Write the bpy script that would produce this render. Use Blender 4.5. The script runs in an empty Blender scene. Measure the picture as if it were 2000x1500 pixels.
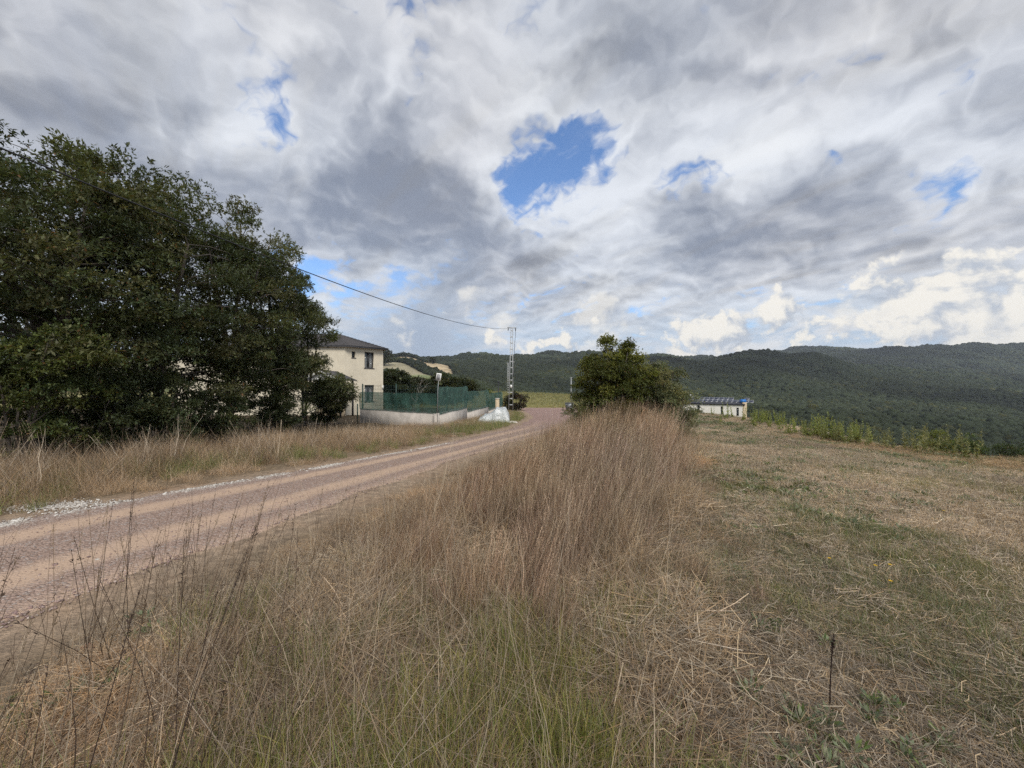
import bpy, bmesh, math, random
import numpy as np
from mathutils import Vector, noise as mnoise

rng = np.random.default_rng(11)
random.seed(5)
scene = bpy.context.scene
col = scene.collection
rad = math.radians
F = 760.0            # focal length in photo pixels (2000 wide)
EYE = 1.6

# ------------------------------------------------------------------ camera
cam_data = bpy.data.cameras.new('camera')
cam_data.sensor_width = 36.0
cam_data.lens = 36.0 * F / 2000.0
cam_data.clip_start = 0.05
cam_data.clip_end = 30000.0
cam = bpy.data.objects.new('camera', cam_data)
cam.location = (0, 0, EYE)
cam.rotation_euler = (rad(90), 0, 0)
col.objects.link(cam)
scene.camera = cam

# ------------------------------------------------------------------ node expressions
class E:
    """a shader socket (or number) with arithmetic"""
    def __init__(self, nt, s): self.nt, self.s = nt, s
    def _m(self, op, *args, clamp=False):
        n = self.nt.nodes.new('ShaderNodeMath'); n.operation = op; n.use_clamp = clamp
        for i, a in enumerate((self,) + args):
            if isinstance(a, E): self.nt.links.new(a.s, n.inputs[i])
            else: n.inputs[i].default_value = float(a)
        return E(self.nt, n.outputs[0])
    def __add__(s, o): return s._m('ADD', o)
    __radd__ = __add__
    def __mul__(s, o): return s._m('MULTIPLY', o)
    __rmul__ = __mul__
    def __sub__(s, o): return s._m('SUBTRACT', o)
    def __rsub__(s, o): return (s * -1.0) + o
    def __truediv__(s, o): return s._m('DIVIDE', o)
    def __pow__(s, o): return s._m('POWER', o)
    def max(s, o): return s._m('MAXIMUM', o)
    def min(s, o): return s._m('MINIMUM', o)
    def exp(s): return s._m('EXPONENT')
    def clamp(s): return s._m('ADD', 0.0, clamp=True)
    def atan2(s, o): return s._m('ARCTAN2', o)

def smooth(e, a, b):
    n = e.nt.nodes.new('ShaderNodeMapRange'); n.interpolation_type = 'SMOOTHSTEP'
    e.nt.links.new(e.s, n.inputs['Value'])
    n.inputs['From Min'].default_value = a; n.inputs['From Max'].default_value = b
    return E(e.nt, n.outputs['Result'])

def vec(nt, x, y, z):
    n = nt.nodes.new('ShaderNodeCombineXYZ')
    for i, a in enumerate((x, y, z)):
        if isinstance(a, E): nt.links.new(a.s, n.inputs[i])
        else: n.inputs[i].default_value = float(a)
    return E(nt, n.outputs[0])

def noise(nt, v, scale=5.0, detail=4.0, rough=0.5, dist=0.0, colour=False):
    n = nt.nodes.new('ShaderNodeTexNoise')
    if v is not None: nt.links.new(v.s, n.inputs['Vector'])
    n.inputs['Scale'].default_value = scale; n.inputs['Detail'].default_value = detail
    n.inputs['Roughness'].default_value = rough; n.inputs['Distortion'].default_value = dist
    return E(nt, n.outputs['Color' if colour else 'Fac'])

def voronoi(nt, v, scale=5.0, out='Distance', feature='F1', randomness=1.0):
    n = nt.nodes.new('ShaderNodeTexVoronoi'); n.feature = feature
    if v is not None: nt.links.new(v.s, n.inputs['Vector'])
    n.inputs['Scale'].default_value = scale; n.inputs['Randomness'].default_value = randomness
    return E(nt, n.outputs[out])

def mixc(nt, f, a, b, mode='MIX'):
    n = nt.nodes.new('ShaderNodeMix'); n.data_type = 'RGBA'; n.blend_type = mode
    for key, a_ in ((0, f), (6, a), (7, b)):
        if isinstance(a_, E): nt.links.new(a_.s, n.inputs[key])
        elif key == 0: n.inputs[0].default_value = float(a_)
        else: n.inputs[key].default_value = tuple(a_) + ((1.0,) if len(a_) == 3 else ())
    return E(nt, n.outputs[2])

def vmath(nt, op, a, b=None, out=0, scale=None):
    n = nt.nodes.new('ShaderNodeVectorMath'); n.operation = op
    for i, a_ in enumerate((a, b)):
        if a_ is None: continue
        if isinstance(a_, E): nt.links.new(a_.s, n.inputs[i])
        else: n.inputs[i].default_value = tuple(a_)
    if scale is not None: n.inputs['Scale'].default_value = scale
    return E(nt, n.outputs[out])

# ------------------------------------------------------------------ sky and light
SUN_AZ, SUN_EL = rad(160), rad(42)     # azimuth clockwise from +Y (the view), behind and to the right
SKY_STRENGTH = 0.10
world = bpy.data.worlds.new('World'); scene.world = world; world.use_nodes = True
nt = world.node_tree; nt.nodes.clear()
out = nt.nodes.new('ShaderNodeOutputWorld'); bg = nt.nodes.new('ShaderNodeBackground')
bg.inputs['Strength'].default_value = SKY_STRENGTH
nt.links.new(bg.outputs[0], out.inputs['Surface'])
sky = nt.nodes.new('ShaderNodeTexSky'); sky.sky_type = 'NISHITA'; sky.sun_disc = False
sky.sun_elevation = SUN_EL; sky.sun_rotation = SUN_AZ
sky.altitude = 200; sky.air_density = 1.0; sky.dust_density = 0.6; sky.ozone_density = 2.0
tc = nt.nodes.new('ShaderNodeTexCoord')
d = vmath(nt, 'NORMALIZE', E(nt, tc.outputs['Generated']))
sp = nt.nodes.new('ShaderNodeSeparateXYZ'); nt.links.new(d.s, sp.inputs[0])
dx, dy, dz = (E(nt, sp.outputs[i]) for i in range(3))
K = 1.0 / SKY_STRENGTH
def rgb(r, g, b): return (r * K, g * K, b * K)

# wandering of the cloud edges
wn = vmath(nt, 'SUBTRACT', noise(nt, d, 4.5, 4, 0.62, colour=True), (0.5, 0.5, 0.5))
dw = vmath(nt, 'NORMALIZE', vmath(nt, 'ADD', d, vmath(nt, 'SCALE', wn, scale=0.26)))
def madd(a, b, c):
    return a._m('MULTIPLY_ADD', b, c)
def blob(u, v, r, amp, acc=0.0):
    c = Vector((u - 1000.0, F, 750.0 - v)).normalized()
    k = 1.0 / (1.0 - math.cos(math.atan(r / F)))
    dot = vmath(nt, 'DOT_PRODUCT', dw, tuple(c), out='Value')
    return madd(madd(dot, k, -k).exp(), amp, acc)

# high grey cloud sheet, seen on a plane overhead
h = dz.max(0.0) + 0.24
px, py = dx / h, dy / h
P = vec(nt, px, py, 0.0)
ca, sa = math.cos(rad(-38)), math.sin(rad(-38))
Ps = vec(nt, (px * ca - py * sa) * 1.9, (px * sa + py * ca) * 0.6 + 3.1, 0.0)     # streaked along one wind
def noise2(v, scale, detail, rough, dist=0.0):
    n = noise(nt, v, scale, detail, rough, dist); n.s.node.noise_dimensions = '2D'; return n
def puff(ox, oy, octs):
    """rounded heaps with creased edges: a sum of folded noise"""
    acc = None
    for i in range(octs):
        k_ = 2.6 * 2.15 ** i
        n_ = noise2(vec(nt, (qx + ox) * k_ + 7.3 * i, (qy + oy) * k_ + 3.1 * i, 0.0), 1.0, 0, 0.5)
        acc = (n_ - 0.5)._m('ABSOLUTE') * (2.3 * 0.56 ** i) if acc is None else madd((n_ - 0.5)._m('ABSOLUTE'), 2.3 * 0.56 ** i, acc)
    return acc
ws = nt.nodes.new('ShaderNodeSeparateXYZ'); nt.links.new(wn.s, ws.inputs[0])
qx = madd(E(nt, ws.outputs[0]), 0.35, px); qy = madd(E(nt, ws.outputs[1]), 0.35, py)
n1 = puff(0.0, 0.0, 5)
n1b = puff(0.03, 0.06, 3)
n1s = puff(0.0, 0.0, 3)
n2 = noise2(Ps, 2.4, 5, 0.58, 0.3)
n3 = noise2(P, 1.2, 2, 0.5)
relief = n1s - n1b
cov = (n1 - 0.62) * 0.62 + (n2 - 0.5) * 0.75 + 0.72
for b in ((1060, 345, 66, -.62), (1105, 300, 52, -.46), (1145, 255, 40, -.44), (1185, 295, 36, -.34), (1035, 392, 46, -.48), (985, 340, 38, -.34), (1230, 170, 90, .26), (1150, 150, 80, .2), (1290, 240, 60, .15),
          (1415, 338, 40, -.46), (1355, 350, 40, -.44), (1300, 356, 32, -.34), (1195, 300, 40, -.26),
          (1620, 352, 42, -.66), (1830, 380, 46, -.62), (1820, 178, 36, -.44), (1670, 130, 60, -.26), (1480, 285, 55, -.26),
          (495, 195, 62, -.66), (552, 245, 40, -.56), (330, 190, 60, -.14), (770, 205, 50, -.22),
          (740, 545, 56, -.56), (620, 548, 56, -.48), (850, 560, 50, -.30), (560, 575, 60, -.3), (1150, 545, 40, -.22), (1060, 540, 45, -.2),
          (1500, 590, 80, -.25), (1250, 600, 60, -.2), (1700, 575, 60, -.2), (1950, 560, 60, -.22),
          (800, 400, 190, .40), (860, 330, 100, .30), (250, 300, 260, .26), (100, 120, 260, .22), (1500, 60, 260, .18),
          (1400, 430, 110, .30), (1600, 420, 110, .24), (1800, 300, 110, .2), (1050, 470, 70, .26), (1300, 500, 150, .24), (1800, 470, 160, .24)):
    cov = blob(*b, acc=cov)
alpha = smooth(cov, 0.26, 0.68) * 0.9 + smooth(n2, 0.42, 0.75) * 0.10
# thickness: thin edges are bright, deep parts grey
thick = (n3 - 0.5) * 0.4 + (cov - 0.8) * 0.42 + (n2 - 0.5) * 0.25 + 0.50 - relief * 0.58
for b in ((820, 440, 165, .42), (700, 380, 130, .22), (600, 430, 110, .18), (900, 500, 80, .22), (120, 250, 300, .24), (400, 330, 150, .18), (150, 60, 160, -.1),
          (1250, 130, 190, .26), (1000, 20, 120, .20), (1500, 60, 200, .22), (1850, 60, 160, .14),
          (1380, 425, 85, .40), (1600, 395, 65, .30), (1030, 470, 55, .34), (1850, 300, 90, .30), (1700, 470, 150, .24), (1300, 500, 150, .12),
          (1120, 560, 60, .20), (880, 290, 60, -.40), (960, 340, 36, -.3), (1050, 120, 110, -.30), (900, 130, 110, -.14), (520, 210, 110, -.40),
          (1350, 250, 90, -.40), (1600, 210, 100, -.40), (1850, 210, 80, -.38), (1200, 395, 80, -.36), (1040, 415, 40, -.34), (1480, 330, 70, -.30), (1850, 400, 80, -.30), (1450, 370, 50, -.30),
          (740, 545, 90, -.25), (1500, 570, 150, -.15)):
    thick = blob(*b, acc=thick)
dark = smooth(thick, -0.05, 1.40)
cloud = mixc(nt, dark, rgb(0.88, 0.905, 0.94), rgb(0.265, 0.29, 0.345))
cloud = mixc(nt, smooth(n3, 0.35, 0.7) * 0.5, cloud, mixc(nt, 1.0, cloud, (1.05, 0.99, 0.93), 'MULTIPLY'))
skyc = mixc(nt, 1.0, E(nt, sky.outputs[0]), (1.35, 1.6, 1.9), 'MULTIPLY')
base = mixc(nt, alpha, skyc, cloud)

# low pale band towards the horizon: thin layered cloud
az = dx.atan2(dy)
el = dz
Lv = vec(nt, az * 4.0, el * 13.0, 0.0)
l1 = noise2(Lv, 1.6, 6, 0.6, 0.6)
l2 = noise2(vec(nt, az * 2.0 + 7.0, el * 9.0, 0.0), 2.2, 5, 0.55, 0.4)
low = smooth(el, 0.215, 0.07)
pale = mixc(nt, smooth(l1, 0.36, 0.68), rgb(0.46, 0.61, 0.80), rgb(0.80, 0.82, 0.85))
pale = mixc(nt, smooth(l2, 0.50, 0.72) * 0.75, pale, rgb(0.47, 0.52, 0.60))
base = mixc(nt, low * (0.62 + 0.38 * smooth(l1, 0.3, 0.6)), base, pale)
rain = blob(830, 650, 120, 1.0) + blob(760, 680, 70, .6)
base = mixc(nt, (rain * 0.75).clamp(), base, rgb(0.40, 0.48, 0.61))

# towering cumulus along the horizon: heaps with crisp sunlit tops
def heaps(zseed, scale, top_blobs, lo, body):
    v0 = vec(nt, az * scale + zseed, el * scale * 1.15, 0.0)
    c0 = noise2(v0, 1.0, 7, 0.60, 0.15)
    v1 = vec(nt, az * scale + zseed - 0.22, el * scale * 1.15 + 0.30, 0.0)     # sampled towards the sun: relief
    c1 = noise2(v1, 1.0, 4, 0.55, 0.15)
    f = (c0 - 0.5) * 1.5 + lo
    for b in top_blobs: f = blob(*b, acc=f)
    f = f * smooth(el, 0.30, 0.20)
    a = smooth(f, 0.42, 0.60)
    lit = smooth((c0 - c1) * 2.4 + (f - 0.5) * 0.25, -0.36, 0.30)
    c = mixc(nt, lit, body, rgb(0.98, 0.94, 0.86))
    return a, c
a, c = heaps(2.0, 13.0, ((1400, 660, 60, .36), (1330, 665, 40, .26), (1480, 655, 45, .30), (1540, 640, 32, .32), (1385, 625, 30, .26), (1270, 660, 20, .25),
                         (1100, 632, 40, .26), (1040, 655, 30, .2), (1135, 668, 22, .28), (1950, 590, 60, .34), (1850, 610, 60, .28), (1780, 630, 60, .24), (1700, 665, 40, .25),
                         (910, 678, 22, .26), (960, 675, 30, .30), (1900, 655, 90, .22), (1600, 660, 40, .15)), 0.16, rgb(0.52, 0.57, 0.65))
base = mixc(nt, a * 0.96, base, c)
a, c = heaps(9.0, 6.0, ((1750, 640, 120, .2), (700, 610, 80, .16), (960, 600, 80, .28), (1150, 575, 80, .22), (1050, 620, 70, .2)), 0.20, rgb(0.50, 0.55, 0.63))
base = mixc(nt, a * 0.55, base, c)
nt.links.new(base.s, bg.inputs['Color'])

sun = bpy.data.lights.new('sun', 'SUN'); sun.energy = 2.7; sun.angle = rad(20); sun.color = (1.0, 0.95, 0.87)
sun_o = bpy.data.objects.new('sun', sun); col.objects.link(sun_o)
sun_o.rotation_euler = (rad(90) - SUN_EL, 0, math.pi - SUN_AZ)
sun_o.location = (30, -40, 60)
vs = scene.view_settings
vs.view_transform = 'Standard'; vs.look = 'None'; vs.exposure = 0.0; vs.gamma = 1.0; vs.use_curve_mapping = False
world.cycles.sampling_method = 'MANUAL'; world.cycles.sample_map_resolution = 256
scene.cycles.use_denoising = False
scene.cycles.max_bounces = 4; scene.cycles.diffuse_bounces = 3; scene.cycles.glossy_bounces = 2; scene.cycles.transmission_bounces = 3; scene.cycles.transparent_max_bounces = 6
scene.cycles.use_adaptive_sampling = True; scene.cycles.adaptive_threshold = 0.024

# ------------------------------------------------------------------ helpers: meshes, things, materials
class Geo:
    def __init__(self): self.V, self.Q, self.T, self.C, self.n = [], [], [], [], 0
    def add(self, V, Q=None, T=None, c=None):
        V = np.asarray(V, float).reshape(-1, 3); self.V.append(V)
        if Q is not None and len(Q): self.Q.append(np.asarray(Q, int).reshape(-1, 4) + self.n)
        if T is not None and len(T): self.T.append(np.asarray(T, int).reshape(-1, 3) + self.n)
        if c is None: c = (1, 1, 1)
        c = np.asarray(c, float)
        self.C.append(np.broadcast_to(c, V.shape) if c.ndim == 1 else c)
        self.n += len(V); return self
    def hexa(self, P8, c=None):      # bottom ring 0-3, top ring 4-7
        return self.add(P8, [[0, 3, 2, 1], [4, 5, 6, 7], [0, 1, 5, 4], [1, 2, 6, 5], [2, 3, 7, 6], [3, 0, 4, 7]], c=c)
    def box(self, o, ax, ay, az, c=None):
        o, ax, ay, az = (np.asarray(k, float) for k in (o, ax, ay, az))
        return self.hexa([o, o + ax, o + ax + ay, o + ay, o + az, o + ax + az, o + ax + ay + az, o + ay + az], c)
    def cbox(self, ctr, size, rz=0.0, c=None):
        cx, sx = math.cos(rz), math.sin(rz)
        ax = np.array([cx, sx, 0]) * size[0]; ay = np.array([-sx, cx, 0]) * size[1]; az = np.array([0, 0, size[2]])
        return self.box(np.asarray(ctr, float) - (ax + ay + az) / 2, ax, ay, az, c)
    def beam(self, a, b, w, h=None, c=None):
        a, b = np.asarray(a, float), np.asarray(b, float); h = h or w
        t = b - a; t /= np.linalg.norm(t)
        up = np.array([0, 0, 1.0]) if abs(t[2]) < 0.9 else np.array([0, 1.0, 0])
        s = np.cross(t, up); s /= np.linalg.norm(s); u = np.cross(s, t)
        return self.box(a - s * w / 2 - u * h / 2, s * w, u * h, b - a, c)
    def tube(self, path, radii, sides=6, c=None, cap=True):
        path = np.asarray(path, float); K = len(path); radii = np.broadcast_to(np.asarray(radii, float), (K,))
        t = np.gradient(path, axis=0); t /= np.linalg.norm(t, axis=1)[:, None] + 1e-9
        ref = np.where(np.abs(t[:, 2:3]) < 0.9, np.array([[0, 0, 1.0]]), np.array([[1.0, 0, 0]]))
        s = np.cross(t, ref); s /= np.linalg.norm(s, axis=1)[:, None]; u = np.cross(t, s)
        a = np.linspace(0, 2 * math.pi, sides, endpoint=False)
        V = path[:, None] + radii[:, None, None] * (np.cos(a)[None, :, None] * s[:, None] + np.sin(a)[None, :, None] * u[:, None])
        Q = []
        for k in range(K - 1):
            for j in range(sides):
                Q.append([k * sides + j, k * sides + (j + 1) % sides, (k + 1) * sides + (j + 1) % sides, (k + 1) * sides + j])
        V = V.reshape(-1, 3); T = []
        if cap:
            V = np.vstack([V, path[:1], path[-1:]]); n = K * sides
            for j in range(sides):
                T.append([(j + 1) % sides, j, n]); T.append([(K - 1) * sides + j, (K - 1) * sides + (j + 1) % sides, n + 1])
        return self.add(V, Q, T, c)
    def mesh(self, name, mat, smooth=False):
        V = np.vstack(self.V); C = np.vstack(self.C)
        Q = np.vstack(self.Q) if self.Q else np.zeros((0, 4), int); T = np.vstack(self.T) if self.T else np.zeros((0, 3), int)
        me = bpy.data.meshes.new(name)
        me.vertices.add(len(V)); me.vertices.foreach_set('co', V.ravel().astype(np.float32))
        li = np.concatenate([Q.ravel(), T.ravel()]).astype(np.int32)
        lt = np.concatenate([np.full(len(Q), 4), np.full(len(T), 3)]).astype(np.int32)
        me.loops.add(len(li)); me.loops.foreach_set('vertex_index', li)
        me.polygons.add(len(lt)); ls = np.concatenate([[0], np.cumsum(lt)[:-1]]).astype(np.int32)
        me.polygons.foreach_set('loop_start', ls)
        if smooth: me.polygons.foreach_set('use_smooth', np.ones(len(lt), bool))
        ca = me.color_attributes.new('Col', 'FLOAT_COLOR', 'POINT')
        ca.data.foreach_set('color', np.hstack([C, np.ones((len(C), 1))]).ravel().astype(np.float32))
        me.update(calc_edges=True); me.validate()
        if mat is not None: me.materials.append(mat)
        return me
    def build(self, name, mat, parent=None, smooth=False):
        o = bpy.data.objects.new(name, self.mesh(name, mat, smooth)); col.objects.link(o)
        if parent is not None: o.parent = parent
        return o

def ribbons(g, paths, widths, side, cols):
    """many tapered blades at once: paths (N,K,3), widths (N,K), side (N,3), cols (N,3)"""
    N, Kk, _ = paths.shape
    L = paths - side[:, None] * widths[..., None] / 2; R = paths + side[:, None] * widths[..., None] / 2
    V = np.stack([L, R], 2).reshape(-1, 3)
    b = (np.arange(N) * Kk * 2)[:, None] + (np.arange(Kk - 1) * 2)[None]
    b = b.ravel()
    Q = np.stack([b, b + 1, b + 3, b + 2], 1)
    g.add(V, Q, None, np.repeat(cols, Kk * 2, 0))

def leaves(g, pos, dr, nrm, ln, wd, cols):
    """many leaves: pointed ovals folded a little along the midrib"""
    dr = dr / (np.linalg.norm(dr, axis=1)[:, None] + 1e-9)
    s = np.cross(dr, nrm); s /= np.linalg.norm(s, axis=1)[:, None] + 1e-9
    n = np.cross(s, dr)
    ln = ln[:, None]; wd = wd[:, None]
    V = np.stack([pos, pos + dr * ln * .5 - s * wd / 2 + n * wd * .18, pos + dr * ln, pos + dr * ln * .5 + s * wd / 2 + n * wd * .18], 1)
    b = np.arange(len(pos)) * 4
    g.add(V.reshape(-1, 3), np.stack([b, b + 1, b + 2, b + 3], 1), None, np.repeat(cols, 4, 0))

def unit(n):
    v = rng.normal(size=(n, 3)); return v / np.linalg.norm(v, axis=1)[:, None]

def thing(name, label, cat, loc=(0, 0, 0), rz=0.0, group=None):
    o = bpy.data.objects.new(name, None); col.objects.link(o)
    o.empty_display_size = 0.3
    o.location = loc; o.rotation_euler = (0, 0, rz); o['label'] = label; o['category'] = cat
    if group: o['group'] = group
    return o
def tag(o, label, cat, group=None):
    o['label'] = label; o['category'] = cat
    if group: o['group'] = group
    return o
def kind(o, k, label=None):
    o['kind'] = k
    if label: o['label'] = label
    return o

def new_mat(name):
    m = bpy.data.materials.new(name); m.use_nodes = True
    t = m.node_tree; b = t.nodes['Principled BSDF']
    return m, t, b
def obj_co(t): return E(t, t.nodes.new('ShaderNodeTexCoord').outputs['Object'])
def gen_pos(t): return E(t, t.nodes.new('ShaderNodeNewGeometry').outputs['Position'])
def attr(t, name, typ='GEOMETRY', out='Color'):
    n = t.nodes.new('ShaderNodeAttribute'); n.attribute_name = name; n.attribute_type = typ
    return E(t, n.outputs[out])
def bump(t, b, hgt, strength=0.3, dist=0.02):
    n = t.nodes.new('ShaderNodeBump'); n.inputs['Strength'].default_value = strength; n.inputs['Distance'].default_value = dist
    t.links.new(hgt.s, n.inputs['Height']); t.links.new(n.outputs[0], b.inputs['Normal'])
def simple(name, c, rough=0.6, metal=0.0, var=0.12, scale=6.0, bumps=0.0, spec=0.5):
    m, t, b = new_mat(name)
    p = obj_co(t); n = noise(t, p, scale, 5, 0.6)
    cc = mixc(t, smooth(n, 0.3, 0.7), tuple(k * (1 - var) for k in c), tuple(min(1, k * (1 + var)) for k in c))
    t.links.new(cc.s, b.inputs['Base Color'])
    b.inputs['Roughness'].default_value = rough; b.inputs['Metallic'].default_value = metal
    b.inputs['Specular IOR Level'].default_value = spec
    if bumps: bump(t, b, noise(t, p, scale * 6, 4, 0.6), bumps, 0.02)
    return m

def foliage(name, translucent=0.25, rough=0.55, inst=False, spec=0.3):
    m, t, b = new_mat(name)
    c = attr(t, 'Col')
    if inst: c = mixc(t, 1.0, c, attr(t, 'tint', 'INSTANCER'), 'MULTIPLY')
    t.links.new(c.s, b.inputs['Base Color']); b.inputs['Roughness'].default_value = rough
    b.inputs['Specular IOR Level'].default_value = spec
    if translucent:
        tr = t.nodes.new('ShaderNodeBsdfTranslucent'); mx = t.nodes.new('ShaderNodeMixShader')
        c2 = mixc(t, 1.0, c, (1.25, 1.15, 0.55), 'MULTIPLY'); t.links.new(c2.s, tr.inputs['Color'])
        mx.inputs[0].default_value = translucent
        t.links.new(b.outputs[0], mx.inputs[1]); t.links.new(tr.outputs[0], mx.inputs[2])
        t.links.new(mx.outputs[0], t.nodes['Material Output'].inputs['Surface'])
    return m

M = {}
M['leaf'] = foliage('leaf', 0.32, 0.5)
M['straw'] = foliage('straw', 0.15, 0.7, inst=True, spec=0.2)
M['blade'] = foliage('grass_blade', 0.25, 0.6, inst=True, spec=0.25)
M['weed'] = foliage('weed_leaf', 0.3, 0.6)
M['crown'] = foliage('far_crown', 0.0, 0.9, inst=True, spec=0.1)
M['bark'] = simple('bark', (0.095, 0.078, 0.062), 0.9, var=0.35, scale=14, bumps=0.6)
M['palebark'] = simple('pale_bark', (0.36, 0.33, 0.29), 0.85, var=0.2, scale=14, bumps=0.4)

# ------------------------------------------------------------------ terrain
def sst(x, a, b):
    t = np.clip((np.asarray(x, float) - a) / (b - a), 0, 1); return t * t * (3 - 2 * t)
YL = [-30, 0, 5, 6.66, 9, 13.4, 21, 32, 40, 48, 60]; XL = [-20, -8.4, -6.6, -5.78, -4.5, -2.47, 0.1, 1.7, 1.6, 1.2, 1.0]
YR = [-30, 0, 2.7, 3.65, 4.6, 5.7, 8, 9.2, 13.9, 21, 37, 48, 54, 60]; XR = [-14.5, -4.25, -3.5, -3.3, -3.05, -2.65, -2.05, -1.7, 0, 3.2, 7.3, 11, 15, 17]
def road_l(y): return np.interp(y, YL, XL)
def road_r(y): return np.interp(y, YR, XR)

RU = np.array([-1500, -400, 0, 400, 700, 800, 900, 1000, 1100, 1200, 1300, 1400, 1500, 1600, 1700, 1800, 1900, 2000, 2400, 3500], float)
RINGS = [  # depth y -> photo row of the bare ground for each column of RU
 (150, [768, 768, 768, 768, 767, 767, 769, 782, 790, 800, 808, 819, 842, 862, 882, 902, 918, 935, 990, 1100]),
 (240, [758, 758, 758, 758, 757, 757, 760, 800, 830, 848, 860, 868, 876, 885, 890, 895, 900, 905, 920, 960]),
 (350, [744, 744, 744, 743, 742, 742, 756, 790, 800, 803, 803, 806, 810, 816, 822, 829, 833, 838, 845, 850]),
 (430, [738, 738, 738, 737, 736, 737, 757, 792, 799, 808, 818, 822, 827, 833, 839, 845, 849, 854, 858, 862]),
 (600, [724, 724, 724, 723, 722, 727, 742, 764, 770, 774, 776, 779, 783, 788, 793, 797, 800, 804, 808, 812]),
 (850, [708, 708, 708, 708, 706, 708, 720, 732, 735, 738, 738, 738, 738, 744, 753, 760, 764, 768, 772, 775]),
 (1100, [706, 706, 706, 705, 703, 703, 707, 711, 711, 710, 711, 704, 692, 701, 724, 738, 746, 752, 757, 760]),
 (1500, [709, 709, 709, 708, 707, 707, 703, 700, 697, 698, 706, 716, 722, 724, 730, 732, 734, 735, 738, 742]),
 (2000, [715, 715, 715, 714, 713, 712, 708, 704, 701, 701, 703, 706, 706, 701, 690, 681, 677, 679, 690, 705]),
 (2700, [728, 728, 728, 726, 724, 722, 720, 718, 716, 710, 701, 704, 692, 680, 692, 708, 712, 714, 718, 722]),
 (4800, [738, 738, 738, 738, 738, 738, 738, 738, 738, 738, 738, 738, 738, 738, 738, 738, 738, 738, 738, 738]),
]
RLY = np.log([r[0] for r in RINGS]); RT = np.array([r[1] for r in RINGS], float)
def far_h(x, y):
    x = np.asarray(x, float); y = np.asarray(y, float); yc = np.clip(y, 150, 4800)
    u = 1000 + F * x / yc
    cols_ = np.stack([np.interp(u, RU, RT[k]) for k in range(len(RINGS))])
    ly = np.log(yc); k = np.clip(np.searchsorted(RLY, ly, side='right') - 1, 0, len(RINGS) - 2)
    t = (ly - RLY[k]) / (RLY[k + 1] - RLY[k]); t = t * t * (3 - 2 * t) * 0.5 + t * 0.5
    idx = np.indices(k.shape)
    v = np.take_along_axis(cols_, k[None], 0)[0] * (1 - t) + np.take_along_axis(cols_, (k + 1)[None], 0)[0] * t
    z = EYE + (750 - v) / F * yc
    w = sst(yc, 300, 700)
    z = z + w * (6 * np.sin(x / 61 + y / 143) + 5 * np.sin(x / 37 - y / 95 + 1.7) + 3.0 * np.sin(x / 23 + y / 41 + .6)) * np.clip(yc / 1100, 0.4, 1.3)
    return z
def near_h(x, y):
    x = np.asarray(x, float); y = np.asarray(y, float)
    b = -0.036 * np.clip(y, -60, 60)
    mead = sst(y, 60, 104) * 1.15
    b = b + mead * sst(-x, -30, 5)
    ex = np.interp(y, [10, 20, 23, 27, 34, 45], [-.72, -.72, -.62, -.22, .08, 0])
    b = b + ex * sst(x, 5, 18)
    s = np.maximum(x - 18.0, 0)
    b = b - 0.2 * (np.sqrt(s * s + 2.0) - 1.414) * np.where(s > 0, 1, 0)
    lft = sst(-x, 60, 300)
    b = b + lft * 2.0
    return b
def rough(x, y):
    return (.035 * np.sin(1.9 * x + .7 * y) * np.sin(1.3 * y - .6 * x + 1) + .02 * np.sin(4.1 * x + 1.3) * np.sin(3.7 * y + x) + .05 * np.sin(.5 * x + 2) * np.sin(.43 * y))
def H(x, y):
    x = np.asarray(x, float); y = np.asarray(y, float)
    z = near_h(x, y)
    dl = np.maximum(road_l(y) - x, x - road_r(y))
    dl = np.where((y > 61), np.maximum(dl, y - 61), dl)
    z = z + rough(x, y) * sst(dl, 0.3, 1.6)
    # low bank under the left-hand trees and a hummock under the roadside grass
    z = z + 0.10 * sst(x - road_r(y), 0.8, 2.2) * sst(-(x - road_r(y)), -5.5, -3) * sst(y, 2, 6) * sst(-y, -22, -14)
    w = sst(y, 116, 150)
    return z * (1 - w) + far_h(x, y) * w
def H1(x, y): return float(H(np.array([x]), np.array([y]))[0])
def at(u, y): return (u - 1000) / F * y           # x of a photo column at depth y
def zat(v, y): return EYE + (750 - v) / F * y

def grid(xs, ys, zf, g):
    X, Y = np.meshgrid(xs, ys); Z = zf(X, Y)
    n, m = X.shape; V = np.stack([X, Y, Z], -1).reshape(-1, 3)
    a = (np.arange(n - 1)[:, None] * m + np.arange(m - 1)[None]).ravel()
    return V, np.stack([a, a + 1, a + m + 1, a + m], 1), X, Y

def strip_r(y): return np.interp(y, [0, 1.5, 3, 5.5, 8, 12, 16, 22, 30], [0.1, 0.3, 1.0, 2.2, 3.4, 5.2, 7.0, 9, 11])
def in_field(x, y): return sst(x - strip_r(y), -0.3, 0.6)
def pnoise(x, y, s, seed=0.0):
    """cheap smooth patchiness 0..1"""
    a = np.sin(x * s + 1.3 * seed) + np.sin(y * s * 1.1 + 2.1 * seed) + np.sin((x + y) * s * .7 + seed) + np.sin((x - 1.6 * y) * s * .53 + 3 * seed) \
        + .8 * np.sin(x * s * 2.3 + np.sin(y * s * 1.9) * 2 + seed) + .8 * np.sin(y * s * 2.7 + np.sin(x * s * 1.7) * 2 + 2 * seed)
    return np.clip(.5 + a / 6.0, 0, 1)

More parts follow.
